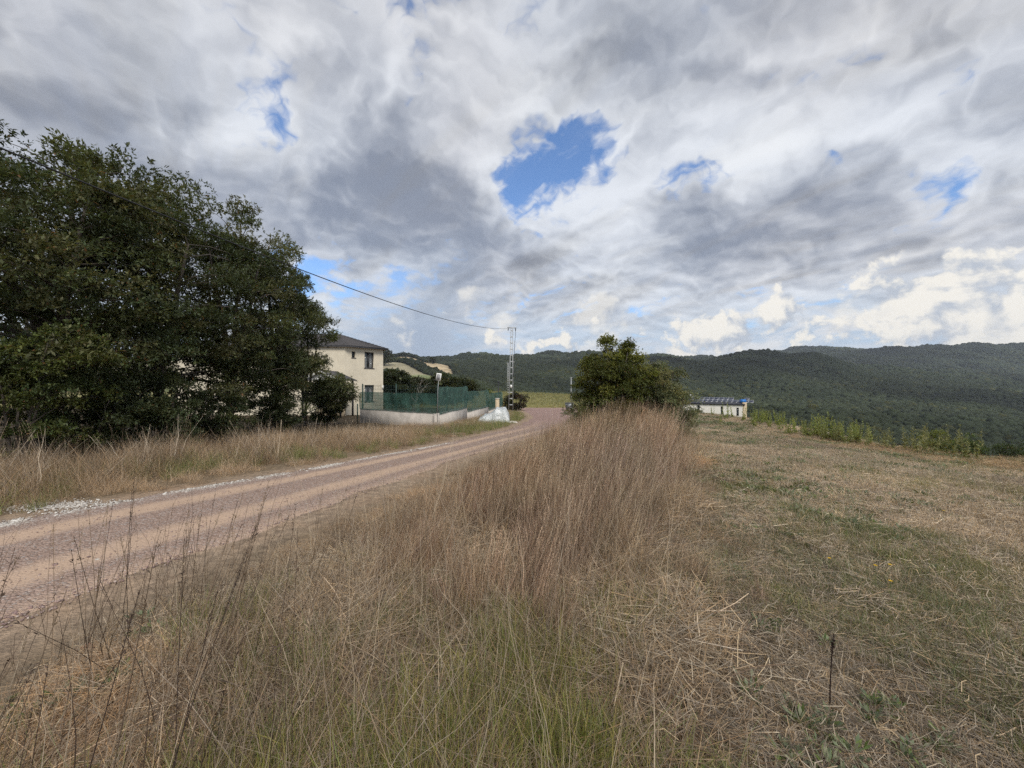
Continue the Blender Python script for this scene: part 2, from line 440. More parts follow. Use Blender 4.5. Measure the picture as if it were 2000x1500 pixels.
def ground_col(x, y):
    c = np.zeros(x.shape + (3,)); c[:] = (0.20, 0.155, 0.105)
    dl = road_l(y) - x; dr = x - road_r(y)
    def put(m, k): c[:] = c * (1 - m[..., None]) + np.array(k) * m[..., None]
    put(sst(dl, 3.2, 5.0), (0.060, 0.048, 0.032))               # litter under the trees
    put(in_field(x, y), (0.25, 0.215, 0.16))
    f = in_field(x, y)
    put(f * sst(pnoise(x, y, .8, 2), .5, .75) * .7, (0.19, 0.165, 0.115))
    put(f * sst(pnoise(x, y, .45, 5), .55, .8) * .6, (0.33, 0.275, 0.195))
    put(sst(x, 12, 16) * sst(-x, -20, -17) * sst(y, 8, 14) * sst(-y, -24, -19) * .25, (0.32, 0.235, 0.14))
    put(sst(x - road_r(y), 0.5, 1.4) * (1 - f) * sst(-y, -40, -30), (0.15, 0.115, 0.08))
    edge = sst(-np.minimum(np.abs(dl), np.abs(dr)), -0.9, -0.1)
    put(edge * sst(-y, -70, -60), (0.32, 0.245, 0.18))
    far = sst(y, 58, 66)
    put(far, (0.25, 0.24, 0.11))
    put(far * sst(pnoise(x, y, .12, 3), .45, .7) * .7, (0.28, 0.23, 0.13))
    put(sst(x, 20, 30), (0.10, 0.10, 0.05))
    return c

xs = np.concatenate([np.linspace(-600, -120, 13), np.linspace(-110, -22, 30), np.arange(-20, 22.01, .22), np.linspace(24, 60, 19), np.linspace(66, 170, 20), np.linspace(190, 600, 14)])
ys = np.concatenate([np.linspace(-200, -12, 14), np.arange(-10, 34, .24), np.linspace(34.5, 66, 60), np.linspace(67, 150, 56)])
g = Geo(); V, Q, X, Y = grid(xs, ys, H, g)
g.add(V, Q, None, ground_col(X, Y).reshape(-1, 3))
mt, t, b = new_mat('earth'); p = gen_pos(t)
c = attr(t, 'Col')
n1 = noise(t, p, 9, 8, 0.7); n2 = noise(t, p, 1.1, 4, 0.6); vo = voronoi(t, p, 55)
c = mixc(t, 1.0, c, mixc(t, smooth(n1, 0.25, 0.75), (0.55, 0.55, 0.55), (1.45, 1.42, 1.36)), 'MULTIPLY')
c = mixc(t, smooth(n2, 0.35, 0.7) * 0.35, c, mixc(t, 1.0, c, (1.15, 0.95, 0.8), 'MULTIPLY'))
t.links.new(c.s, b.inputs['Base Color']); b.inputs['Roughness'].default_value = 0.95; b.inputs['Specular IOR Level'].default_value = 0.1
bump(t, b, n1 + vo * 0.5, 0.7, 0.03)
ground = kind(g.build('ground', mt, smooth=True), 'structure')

# far side of the valley, fields and hills
tt = np.concatenate([np.linspace(-1500, 500, 60), np.arange(510, 2301, 7.0), np.linspace(2320, 3500, 40)])
yy = np.exp(np.linspace(math.log(150.0), math.log(4800.0), 260))
U, Y = np.meshgrid(tt, yy); X = (U - 1000) / F * Y; Z = far_h(X, Y)
n, m = X.shape
a = (np.arange(n - 1)[:, None] * m + np.arange(m - 1)[None]).ravel()
def hedge_x(y): return np.interp(y, [560, 610, 850, 1000], [-85, -112, -258, -330])
def field_edge(y): return np.interp(y, [400, 560, 640, 800, 950, 1050], [-70, -75, -88, -128, -135, -150])
def field_masks(x, y):
    u = 1000 + F * x / y
    tan = (x < field_edge(y)) & (y > 470) & (y < 1040) & (x > hedge_x(y) + 12)
    slope = (x < hedge_x(y) - 26) & (y > 430) & (y < 1000)
    green = (x < field_edge(y) + 0) & (y > 400) & (y < 560) & (x > -125)
    brown = (u > 880) & (u < 985) & (y > 150) & (y < 270)
    near = (u <= 880) & (y < 400)
    clear = (u > 1290) & (u < 1420) & (y > 2400) & (y < 2750)
    return tan, slope, green, brown, near, clear
tan, slope, green, brown, near, clear = field_masks(X, Y)
C = np.zeros(X.shape + (3,)); C[:] = (0.035, 0.042, 0.022)
C[near] = (0.12, 0.13, 0.05); C[slope] = (0.33, 0.29, 0.19); C[tan] = (0.47, 0.37, 0.23); C[green] = (0.20, 0.23, 0.10); C[brown] = (0.27, 0.22, 0.13)
C[clear] = (0.24, 0.24, 0.17)
band = tan & (pnoise(X, Y, .012, 4) > .56); C[band] = (0.31, 0.22, 0.13)
for _ in range(2):
    C[1:-1, 1:-1] = (C[1:-1, 1:-1] * 2 + C[:-2, 1:-1] + C[2:, 1:-1] + C[1:-1, :-2] + C[1:-1, 2:]) / 6
g = Geo(); g.add(np.stack([X, Y, Z], -1).reshape(-1, 3), np.stack([a, a + 1, a + m + 1, a + m], 1), None, C.reshape(-1, 3))
mt, t, b = new_mat('hill_ground'); p = gen_pos(t)
c = attr(t, 'Col'); n1 = noise(t, p, 0.05, 6, 0.65)
c = mixc(t, 1.0, c, mixc(t, smooth(n1, 0.3, 0.7), (0.75, 0.75, 0.75), (1.2, 1.2, 1.2)), 'MULTIPLY')
t.links.new(c.s, b.inputs['Base Color']); b.inputs['Roughness'].default_value = 0.95; b.inputs['Specular IOR Level'].default_value = 0.1
hills = kind(g.build('hills', mt, smooth=True), 'structure')

# ------------------------------------------------------------------ gravel road
g = Geo()
ry = np.concatenate([np.linspace(-30, -2, 20), np.arange(-1.5, 30, .3), np.linspace(30.4, 61, 60)])
T_ = np.linspace(0, 1, 25)
wob = lambda y: .10 * np.sin(y * 1.7) + .07 * np.sin(y * 4.3 + 1)
RX = road_l(ry)[:, None] * (1 - T_) + road_r(ry)[:, None] * T_ + wob(ry)[:, None] * (np.abs(T_ - .5) * 2) ** 3
RY = np.repeat(ry[:, None], 25, 1)
RZ = H(RX, RY) + 0.022 - 0.03 * (np.abs(T_ - .5) * 2)[None] ** 8 - .018 * np.exp(-((T_ - .31) / .06) ** 2) - .018 * np.exp(-((T_ - .74) / .06) ** 2)
n, m = RX.shape
a = (np.arange(n - 1)[:, None] * m + np.arange(m - 1)[None]).ravel()
tc_ = np.zeros((n, m, 3)); tc_[..., 0] = T_[None]; tc_[..., 1] = (ry / 60)[:, None]
g.add(np.stack([RX, RY, RZ], -1).reshape(-1, 3), np.stack([a, a + 1, a + m + 1, a + m], 1), None, tc_.reshape(-1, 3))
mt, t, b = new_mat('road_gravel'); p = gen_pos(t)
sp = t.nodes.new('ShaderNodeSeparateColor'); t.links.new(attr(t, 'Col').s, sp.inputs[0])
ac = E(t, sp.outputs[0]); al = E(t, sp.outputs[1])
w1 = noise(t, p, 1.3, 5, 0.65); w2 = noise(t, p, 6.0, 5, 0.65)
ac = ac + (w1 - 0.5) * 0.09 + (w2 - 0.5) * 0.06
stone = voronoi(t, p, 48, 'Color'); sd = voronoi(t, p, 48)
ss = t.nodes.new('ShaderNodeSeparateColor'); t.links.new(stone.s, ss.inputs[0]); sr = E(t, ss.outputs[0]); sg = E(t, ss.outputs[1])
mauve = mixc(t, sr, (0.275, 0.19, 0.148), (0.46, 0.335, 0.27))
mauve = mixc(t, smooth(sg, 0.86, 0.93), mauve, (0.44, 0.38, 0.34))
tanc = mixc(t, noise(t, p, 30, 4, 0.6), (0.42, 0.295, 0.205), (0.56, 0.41, 0.30))
track = smooth(((ac - 0.30)._m('ABSOLUTE')), 0.12, 0.03).max(smooth((ac - 0.735)._m('ABSOLUTE'), 0.12, 0.03))
track = track.max(smooth(ac, 0.86, 1.0) * 0.9) * smooth(al, 0.5, 0.25)
cc = mixc(t, (track * 0.95 * smooth(w2 + w1, 0.55, 0.95)).clamp(), mauve, tanc)
white = smooth(ac, 0.21, 0.05) * smooth(al, 0.25, 0.08) * 0.55
cc = mixc(t, (white * smooth(sr * 0.8 + w2 * 0.6 + w1 * 0.3, 0.60, 1.05)).clamp(), cc, mixc(t, sg, (0.38, 0.33, 0.28), (0.60, 0.56, 0.51)))
far_red = smooth(al, 0.25, 0.5)
cc = mixc(t, far_red * 0.42, cc, mixc(t, sr, (0.20, 0.105, 0.10), (0.36, 0.21, 0.20)))
cc = mixc(t, smooth(w1, 0.5, 0.8) * 0.5, cc, mixc(t, 1.0, cc, (0.8, 0.78, 0.78), 'MULTIPLY'))
t.links.new(cc.s, b.inputs['Base Color']); b.inputs['Roughness'].default_value = 0.95; b.inputs['Specular IOR Level'].default_value = 0.15
bump(t, b, (sd * -1.0) * (1.0 - track * 0.75) + w2 * 0.8 + w1 * 1.2, 0.8, 0.03)
road = kind(g.build('road', mt, smooth=True), 'structure')

# ------------------------------------------------------------------ scattering (uncountable ground cover only)
lib = bpy.data.collections.new('clump_shapes')       # shapes used by the scatter, not in the scene themselves
def lib_collection(name, geos, mat, smooth_=False):
    c = bpy.data.collections.new(name)
    for i, g_ in enumerate(geos):
        o = bpy.data.objects.new('%s_%02d' % (name, i), g_.mesh('%s_%02d' % (name, i), mat, smooth_)); c.objects.link(o)
    return c
def scatter(name, source, P, scl, rot, tint, label, count):
    n = len(P)
    me = bpy.data.meshes.new(name); me.vertices.add(n); me.vertices.foreach_set('co', np.asarray(P, np.float32).ravel())
    for an, ty, key, arr in (('scl', 'FLOAT_VECTOR', 'vector', scl), ('rot', 'FLOAT_VECTOR', 'vector', rot),
                             ('tint', 'FLOAT_COLOR', 'color', np.hstack([tint, np.ones((n, 1))])), ('pick', 'INT', 'value', rng.integers(0, count, n))):
        at_ = me.attributes.new(an, ty, 'POINT'); at_.data.foreach_set(key, np.asarray(arr, np.int32 if ty == 'INT' else np.float32).ravel())
    o = bpy.data.objects.new(name, me); col.objects.link(o)
    ng = bpy.data.node_groups.new(name, 'GeometryNodeTree')
    ng.interface.new_socket('Geometry', in_out='INPUT', socket_type='NodeSocketGeometry')
    ng.interface.new_socket('Geometry', in_out='OUTPUT', socket_type='NodeSocketGeometry')
    gi, go = ng.nodes.new('NodeGroupInput'), ng.nodes.new('NodeGroupOutput')
    iop = ng.nodes.new('GeometryNodeInstanceOnPoints'); ci = ng.nodes.new('GeometryNodeCollectionInfo')
    ci.inputs['Collection'].default_value = source; ci.inputs['Separate Children'].default_value = True; ci.inputs['Reset Children'].default_value = True
    def na(nm, ty):
        k = ng.nodes.new('GeometryNodeInputNamedAttribute'); k.data_type = ty; k.inputs['Name'].default_value = nm; return k.outputs['Attribute']
    e2r = ng.nodes.new('FunctionNodeEulerToRotation')
    L = ng.links.new
    L(gi.outputs[0], iop.inputs['Points']); L(ci.outputs[0], iop.inputs['Instance']); iop.inputs['Pick Instance'].default_value = True
    L(na('pick', 'INT'), iop.inputs['Instance Index']); L(na('rot', 'FLOAT_VECTOR'), e2r.inputs[0]); L(e2r.outputs[0], iop.inputs['Rotation'])
    L(na('scl', 'FLOAT_VECTOR'), iop.inputs['Scale']); L(iop.outputs[0], go.inputs[0])
    md = o.modifiers.new('scatter', 'NODES'); md.node_group = ng
    kind(o, 'stuff', label)
    return o
def pick_col(n, cols_, jit=0.18):
    c = np.array(cols_)[rng.integers(0, len(cols_), n)]
    return c * (1 + rng.uniform(-jit, jit, (n, 1)))

def blade_clump(n, h, hvar, lean, spread, w, cols_, droop=0.5, wind=(0, 0), K_=4):
    """a tuft of curved blades or stems growing from one spot"""
    g_ = Geo()
    a = rng.uniform(0, 2 * math.pi, n); r = spread * np.sqrt(rng.uniform(0, 1, n))
    base = np.stack([r * np.cos(a), r * np.sin(a), np.full(n, -0.02)], 1)
    hh = h * (1 + rng.uniform(-hvar, hvar, n))
    la = rng.uniform(0, 2 * math.pi, n); lm = np.abs(rng.normal(0, lean, n))
    dirs = np.stack([np.cos(la) * lm + wind[0], np.sin(la) * lm + wind[1], np.ones(n)], 1); dirs /= np.linalg.norm(dirs, axis=1)[:, None]
    out_ = np.stack([dirs[:, 0], dirs[:, 1], np.zeros(n)], 1)
    s = np.linspace(0, 1, K_)
    dr = droop * rng.uniform(0.2, 1.2, n)
    paths = base[:, None] + dirs[:, None] * (s[None, :, None] * hh[:, None, None]) + (out_[:, None] * dr[:, None, None] + np.array([0, 0, -.35]) * (dr * lm)[:, None, None]) * (s[None, :, None] ** 2) * hh[:, None, None]
    kink = rng.normal(0, .02, (n, K_, 3)) * hh[:, None, None]; kink[:, 0] = 0; paths = paths + kink
    widths = (w * rng.uniform(.6, 1.4, n))[:, None] * (1 - .8 * s)[None]
    sa_ = rng.uniform(0, math.pi, n); side = np.stack([np.cos(sa_), np.sin(sa_), np.zeros(n)], 1)
    ribbons(g_, paths, widths, side, pick_col(n, cols_))
    return g_
def merge(parts):
    """several small clumps joined into one patch: (clump, dx, dy, scale, turn, tint)"""
    o_ = Geo()
    for g_, px_, py_, sc_, tz_, ti_ in parts:
        V_ = np.vstack(g_.V) * sc_; c_, s_ = math.cos(tz_), math.sin(tz_)
        V_ = np.stack([V_[:, 0] * c_ - V_[:, 1] * s_ + px_, V_[:, 0] * s_ + V_[:, 1] * c_ + py_, V_[:, 2]], 1)
        o_.add(V_, np.vstack(g_.Q) if g_.Q else None, np.vstack(g_.T) if g_.T else None, np.vstack(g_.C) * ti_)
    return o_
def patches(k_, specs, R, turn=6.28):
    """k_ patches of radius R; specs: (clump list, how many, scale low, scale high)"""
    res = []
    for _ in range(k_):
        parts = []
        for cl_, n_, lo_, hi_ in specs:
            for i in range(n_):
                a_ = rng.uniform(0, 6.28); r_ = R * math.sqrt(rng.uniform(0, 1))
                parts.append((cl_[rng.integers(0, len(cl_))], r_ * math.cos(a_), r_ * math.sin(a_), rng.uniform(lo_, hi_), rng.normal(0, .5) if turn < 1 else rng.uniform(0, 6.28), rng.uniform(.78, 1.25)))
        res.append(merge(parts))
    return res
def seed_heads(g_, n, h, wind, cols_):
    """thin upright stems with a loose seed head"""
    for i in range(n):
        la, lm = rng.uniform(0, 6.28), abs(rng.normal(0, .16)); hh = h * rng.uniform(.75, 1.15)
        dv = np.array([math.cos(la) * lm + wind[0], math.sin(la) * lm + wind[1], 1.0]); dv /= np.linalg.norm(dv)
        b0 = np.append(rng.normal(0, .05, 2), -.02); top = b0 + dv * hh + np.array([wind[0], wind[1], 0]) * .15 * hh
        mid = (b0 + top) / 2 + rng.normal(0, .01, 3)
        c = pick_col(1, cols_)[0]
        g_.tube([b0, mid, top], [.0022, .0018, .0009], 3, c, cap=False)
        m_ = 14; tpos = rng.uniform(.82, 1.0, m_)
        pos = b0 + (top - b0) * tpos[:, None]
        dd = dv + rng.normal(0, .5, (m_, 3))
        leaves(g_, pos, dd, unit(m_), rng.uniform(.012, .03, m_), rng.uniform(.003, .006, m_), np.repeat((c * 1.1)[None], m_, 0))
def litter_clump(n, ln, w, cols_, zmax=.06):
    g_ = Geo(); a = rng.uniform(0, 6.28, n); c0 = rng.uniform(-.22, .22, (n, 3)); c0[:, 2] = rng.uniform(0.0, zmax, n)
    L_ = ln * rng.uniform(.4, 1.3, n); dv = np.stack([np.cos(a), np.sin(a), rng.normal(0, .16, n)], 1)
    s = np.linspace(-.5, .5, 3)
    paths = c0[:, None] + dv[:, None] * (s[None, :, None] * L_[:, None, None]); paths[:, 1] += rng.normal(0, .012, (n, 3)); paths[..., 2] = np.maximum(paths[..., 2], 0.004)
    side = np.stack([-dv[:, 1], dv[:, 0], rng.normal(0, .5, n)], 1); side /= np.linalg.norm(side, axis=1)[:, None]
    ribbons(g_, paths, np.full((n, 3), 1.0) * (w * rng.uniform(.5, 1.5, n))[:, None], side, pick_col(n, cols_, .3))
    return g_
def herb_clump(n, ln, cols_):
    g_ = Geo(); a = rng.uniform(0, 6.28, n); r = np.abs(rng.normal(0, .05, n))
    pos = np.stack([r * np.cos(a), r * np.sin(a), rng.uniform(0, .05, n)], 1)
    dd = np.stack([np.cos(a), np.sin(a), rng.uniform(.1, 1.2, n)], 1)
    leaves(g_, pos, dd, unit(n) + np.array([0, 0, 2.0]), ln * rng.uniform(.5, 1.3, n), ln * .28 * rng.uniform(.6, 1.3, n), pick_col(n, cols_, .25))
    return g_

STRAW = [(0.442, 0.325, 0.202), (0.351, 0.247, 0.15), (0.52, 0.403, 0.26), (0.273, 0.189, 0.117), (0.39, 0.299, 0.208)]
BROWN = [(.33, .255, .18), (.24, .175, .12), (.42, .335, .25), (.14, .10, .07), (.50, .415, .315), (.09, .062, .045)]
GREY = [(0.312, 0.263, 0.213), (0.237, 0.2, 0.163), (0.413, 0.35, 0.275), (0.163, 0.138, 0.112), (0.5, 0.425, 0.325)]
GREEN = [(0.144, 0.188, 0.056), (0.106, 0.15, 0.05), (0.2, 0.231, 0.075), (0.25, 0.25, 0.106), (0.125, 0.175, 0.075)]
SAGE = [(0.168, 0.203, 0.119), (0.21, 0.238, 0.14), (0.126, 0.161, 0.091), (0.238, 0.238, 0.154)]
DARKST = [(0.075, 0.052, 0.042), (0.11, 0.075, 0.055), (0.16, 0.115, 0.08)]
WIND = (0.22, 0.02)

def tall_set(k, h, n, w, cols_):
    out_ = []
    for _ in range(k):
        g_ = blade_clump(n, h, .45, .27, .13, w, cols_, droop=.2, wind=WIND, K_=5)
        g2 = blade_clump(n // 2, h * .5, .4, .35, .12, w * 1.3, cols_, droop=.7, wind=WIND)
        for a_, b_ in ((g_.V, g2.V), ): pass
        off = g_.n; g_.V += g2.V; g_.C += g2.C; g_.Q += [q + off for q in g2.Q]; g_.n += g2.n
        seed_heads(g_, 4, h * 1.1, WIND, cols_)
        out_.append(g_)
    return out_
c_tall = tall_set(7, 1.0, 11, .0058, BROWN)
c_dry = [blade_clump(44, .34, .55, .70, .18, .0040, STRAW + GREY + BROWN[:2], droop=.9, wind=(.08, 0)) for _ in range(7)]
c_mat = [litter_clump(70, .26, .0030, GREY + STRAW + BROWN, .17) for _ in range(7)]
c_green = [blade_clump(40, .26, .45, .40, .10, .0048, GREEN, droop=1.0) for _ in range(6)]
c_lit = [litter_clump(85, .15, .0026, GREY + GREY + STRAW + [(.10, .085, .07)]) for _ in range(7)]
c_stub = [blade_clump(22, .13, .5, .6, .16, .0045, GREY + STRAW[:2] + [(.08, .065, .05)], droop=.6) for _ in range(6)]
src_tallp = lib_collection('tall_dry_patch', patches(8, [(c_tall, 12, .65, 1.25)], .34, .5), M['straw'])
src_mixp = lib_collection('short_dry_patch', patches(8, [(c_dry, 9, .55, 1.3), (c_mat, 14, .7, 1.3)], .38), M['straw'])
src_fieldp = lib_collection('field_patch', patches(8, [(c_lit, 8, .7, 1.2), (c_stub, 11, .7, 1.3)], .5), M['straw'])
src_tall = lib_collection('tall_dry_stems', c_tall, M['straw'])
src_dryp = lib_collection('dry_tuft_patch', patches(7, [(c_dry, 6, .6, 1.3)], .34), M['straw'])
src_dark = lib_collection('dark_stems', tall_set(5, 1.0, 7, .0045, DARKST + BROWN[:2]), M['straw'])
src_green = lib_collection('green_tuft', c_green, M['blade'])
src_greenp = lib_collection('green_patch', patches(6, [(c_green, 5, .5, 1.3)], .34), M['blade'])
src_tangle = lib_collection('broken_stem', [blade_clump(7, .95, .4, .95, .12, .0046, [(.40, .33, .25), (.33, .27, .21), (.46, .38, .28), (.20, .15, .115), (.27, .20, .14)], droop=.15, wind=(.1, 0), K_=5) for _ in range(6)], M['straw'])
src_herb = lib_collection('low_herb', [herb_clump(34, .075, SAGE + GREEN[:2]) for _ in range(6)], M['blade'])

def sample(n, x0, x1, y0, y1, dens, power=1.0):
    """n trial points, more of them near the viewer, kept with probability dens(x,y)"""
    y = y0 + (y1 - y0) * rng.uniform(0, 1, n) ** power
    x = rng.uniform(0, 1, n) * (x1 - x0) + x0
    k = rng.uniform(0, 1, n) < dens(x, y)
    return x[k], y[k]
def in_view(x, y, m=0.25): return (y > 0.6) & (np.abs(x) < (1.316 + m) * y + 1.0)
def put_scatter(name, src, x, y, size, label, tint=None, tilt=.15, count=6, zoff=0.0, heights=None, wind_rot=False):
    n = len(x); P = np.stack([x, y, H(x, y) + zoff], 1)
    s = size * rng.uniform(.75, 1.3, n) if np.isscalar(size) else size
    scl = np.stack([s, s, s * (heights if heights is not None else 1.0)], 1)
    rz = rng.normal(0, .5, n) if wind_rot else rng.uniform(0, 6.28, n)
    rot = np.stack([rng.normal(0, tilt, n), rng.normal(0, tilt, n), rz], 1)
    if tint is None: tint = np.ones((n, 3))
    tint = tint * rng.uniform(.78, 1.22, (n, 1))
    return scatter(name, src, P, scl, rot, tint, label, count)

def not_road(x, y, m=0.0): return ((x < road_l(y) - m) | (x > road_r(y) + m) | (y > 61)) * 1.0
bush_clear = lambda x, y: 1.0

# tall brown grass on the hummock between road and field
def tall_l(y): return road_r(y) + np.interp(y, [2, 3, 4, 5.5, 8.5, 14, 20], [2.2, 2.1, 1.9, 1.7, 1.7, 1.5, 1.5])
def d_tall(x, y):
    r = sst(x - tall_l(y), -.5, .6); s = sst(strip_r(y) + .35 * np.sin(2.3 * y) - x, -1.0, 1.1)
    return r * s * sst(y, 2.3, 3.8) * (.12 + .88 * sst(pnoise(x, y, 1.6, 1), .3, .6)) * in_view(x, y)
x1, y1 = sample(60000, -4, 9, 2.2, 20, d_tall, 1.3)
dens_keep = rng.uniform(0, 1, len(x1)) < np.clip((4.2 / y1) ** 1.25, .12, 1)
x1, y1 = x1[dens_keep], y1[dens_keep]
k = rng.permutation(len(x1))[:520]; x1, y1 = x1[k], y1[k]
hh = np.interp(y1, [2.5, 4, 6, 9, 14, 20], [.44, .54, .68, .80, .92, .86]) * (.45 + .55 * sst(x1 - tall_l(y1), -.3, 2.0)) * (.38 + .62 * sst(strip_r(y1) - x1, -.7, 1.0)) * rng.uniform(.78, 1.2, len(x1))
pr = pnoise(x1, y1, .9, 7)[:, None]; tn = np.array([[1.16, .96, .80]]) * pr + np.array([[.98, .99, 1.0]]) * (1 - pr)
put_scatter('tall_dry_grass', src_tallp, x1, y1, hh, 'tall brown dry grass leaning on the strip beside the road', tn * 1.25 * rng.uniform(.75, 1.25, (len(x1), 1)) * (1 + rng.normal(0, .035, (len(x1), 3))), .10, 8, wind_rot=True)
# long broken stems lying across each other
xt, yt = sample(40000, -4.5, 9, 1.0, 16, lambda x, y: sst(x - road_r(y), 1.1, 2.0) * sst(strip_r(y) + .2 - x, -.5, .5) * in_view(x, y) * (.3 + .7 * pnoise(x, y, 1.4, 31)), 1.5)
k = rng.permutation(len(xt))[:2300]; xt, yt = xt[k], yt[k]
put_scatter('broken_stems', src_tangle, xt, yt, np.interp(yt, [1, 3, 6, 14], [.55, .7, .85, 1.0]) * rng.uniform(.6, 1.3, len(xt)), 'long pale broken stems crossing each other in the dry grass', None, .2, 6)

# shorter dry grass, everywhere off the road and off the field
def d_dry(x, y):
    a = sst(x - road_r(y), .5, 1.3) * sst(strip_r(y) + .25 - x, -.3, .5)
    return (a * in_view(x, y)) * (.55 + .45 * pnoise(x, y, 2.0, 4))
x2, y2 = sample(30000, -5, 9, .9, 20, d_dry, 1.7)
k = rng.permutation(len(x2))[:700]; x2, y2 = x2[k], y2[k]
pr = pnoise(x2, y2, 1.3, 3)[:, None]; tn = (np.array([[1.14, .98, .82]]) * pr + np.array([[1.05, 1.06, 1.03]]) * (1 - pr)) * (.70 + .6 * pnoise(x2, y2, 2.1, 9))[:, None]
put_scatter('dry_grass', src_mixp, x2, y2, (np.interp(x2 - road_r(y2), [.4, 1.1, 1.8, 2.6], [.30, .38, .72, 1.0]) * rng.uniform(.85, 1.15, len(x2))), 'matted short dry grass on the roadside strip', tn, .05, 8, heights=np.interp(y2, [1, 2.5, 4.5, 7], [.42, .52, .75, .9]))

# verge between road and trees on the left
def d_verge(x, y):
    dl = road_l(y) - x
    return sst(dl, .25, 1.0) * sst(-dl, -7.0, -4.5) * in_view(x, y, .3) * (.4 + .6 * pnoise(x, y, .9, 9))
xv, yv = sample(40000, -22, 2, 4, 46, d_verge, 1.3)
k = rng.permutation(len(xv))[:1300]; xv, yv = xv[k], yv[k]
dl = road_l(yv) - xv
sz = (.45 + .75 * sst(dl, .6, 2.4)) * rng.uniform(.7, 1.3, len(xv)) * np.interp(yv, [10, 15, 20, 30], [1.0, .85, .65, .6])
put_scatter('verge_grass', src_dryp, xv, yv, sz, 'dry straw coloured grass on the verge under the trees', np.array([[1.05, .98, .90]]) * (.75 + .5 * pnoise(xv, yv, 1.1, 6))[:, None], .08, 7)
k = (dl > 1.5) & (rng.uniform(0, 1, len(xv)) < .45) & (yv < 26)
put_scatter('verge_stems', src_tall, xv[k], yv[k], rng.uniform(.35, .95, k.sum()) * np.interp(yv[k], [8, 16, 22], [1.1, .8, .6]), 'tall pale broken stems along the edge of the trees', np.repeat([[1.5, 1.55, 1.6]], k.sum(), 0), .35, 7)
def d_vg(x, y):
    dl = road_l(y) - x
    return sst(dl, .3, .8) * sst(-dl, -4.5, -2.0) * in_view(x, y, .3) * (.9 * sst(pnoise(x, y, .9, 2), .36, .66) + .9 * sst(y, 15, 18) * sst(-y, -34, -28))
xg, yg = sample(16000, -22, 2, 4, 46, d_vg, 1.3)
put_scatter('verge_green_grass', src_green, xg, yg, 1.0, 'green grass patches along the left verge', np.repeat([[1.25, 1.1, 1.2]], len(xg), 0), .2, 6)

# green grass in the foreground and over the field
def d_green(x, y):
    near = .7 * sst(-y, -3.8, -2.2) * sst(pnoise(x, y, 2.1, 6), .38, .64) * sst(x - road_r(y), .8, 1.5)
    fld = in_field(x, y) * sst(pnoise(x, y, 1.1, 8), .25, .85) * np.interp(y, [2, 4, 8, 16], [3.2, 2.0, .9, .5])
    bord = np.exp(-((x - strip_r(y) - .35) / .45) ** 2) * .8 * sst(y, 3, 5)
    return np.clip(near + fld + bord, 0, 1) * in_view(x, y) * sst(-x, -19, -17.5) * sst(-y, -40, -34)
x3, y3 = sample(70000, -4, 19, .9, 40, d_green, 2.2)
k = rng.permutation(len(x3))[:5000]; x3, y3 = x3[k], y3[k]
tn = np.stack([.98 + .5 * pnoise(x3, y3, .8, 1), .90 + .34 * pnoise(x3, y3, .8, 1), 1.0 + .5 * pnoise(x3, y3, 1.2, 4)], 1)
put_scatter('green_grass', src_greenp, x3, y3, np.where((y3 < 3) & (x3 < 1), .66, .58) * rng.uniform(.6, 1.3, len(x3)), 'green grass tufts through the dry field', tn, .08, 6, heights=np.where(x3 > strip_r(y3), .6, 1.0))

# straw litter and stubble on the field and in the foreground
def d_lit(x, y): return np.clip(in_field(x, y) + .8 * sst(-y, -4.5, -2.5) * sst(x - road_r(y), .3, 1), 0, 1) * in_view(x, y) * sst(-x, -19, -17.5) * (.35 + .65 * pnoise(x, y, 1.0, 12))
x5, y5 = sample(60000, -4, 19, .9, 40, lambda x, y: np.clip(in_field(x, y) + .45 * sst(-y, -3.2, -2.0) * sst(x - road_r(y), .3, 1), 0, 1) * in_view(x, y) * sst(-x, -19, -17.5) * np.interp(y, [1.5, 4, 6], [.75, .95, 1.0]), 1.75)
k = rng.permutation(len(x5))[:2300]; x5, y5 = x5[k], y5[k]
orange = (sst(x5, 12, 15) * sst(y5, 8, 13) * sst(-y5, -24, -19))[:, None]
tn = np.array([[1.16, 1.14, 1.10]]) * (.72 + .55 * pnoise(x5, y5, .6, 3))[:, None] * np.interp(y5, [2, 8], [.95, 1.2])[:, None] * (1 - orange) + np.array([[1.25, 1.1, .88]]) * orange
put_scatter('straw_stubble', src_fieldp, x5, y5, np.interp(y5, [1, 3, 8, 30], [.72, .85, 1.0, 1.25]) * rng.uniform(.85, 1.2, len(x5)), 'grey fallen straw and short stubble over the mown field', tn, .04, 8)
x6, y6 = sample(40000, -1, 19, 1.2, 38, lambda x, y: in_field(x, y) * in_view(x, y) * sst(-x, -19, -17.5) * sst(pnoise(x, y, 1.3, 21), .30, .7), 1.7)
k = rng.permutation(len(x6))[:9500]; x6, y6 = x6[k], y6[k]
put_scatter('field_herbs', src_herb, x6, y6, np.interp(y6, [1, 3, 6, 30], [.35, .5, .95, 1.5]) * rng.uniform(.6, 1.3, len(x6)), 'low grey green herbs spread over the mown field', None, .2, 6)

xh, yh = sample(6000, -3, 2, 1.1, 4.5, lambda x, y: sst(x - road_r(y), .8, 1.6) * sst(pnoise(x, y, 2.6, 41), .45, .7) * in_view(x, y, .1), 1.5)
k = rng.permutation(len(xh))[:420]; xh, yh = xh[k], yh[k]
put_scatter('verge_herbs', src_herb, xh, yh, rng.uniform(.35, .75, len(xh)), 'low broad leaved herbs growing through the near dry grass', None, .2, 6, zoff=.04)
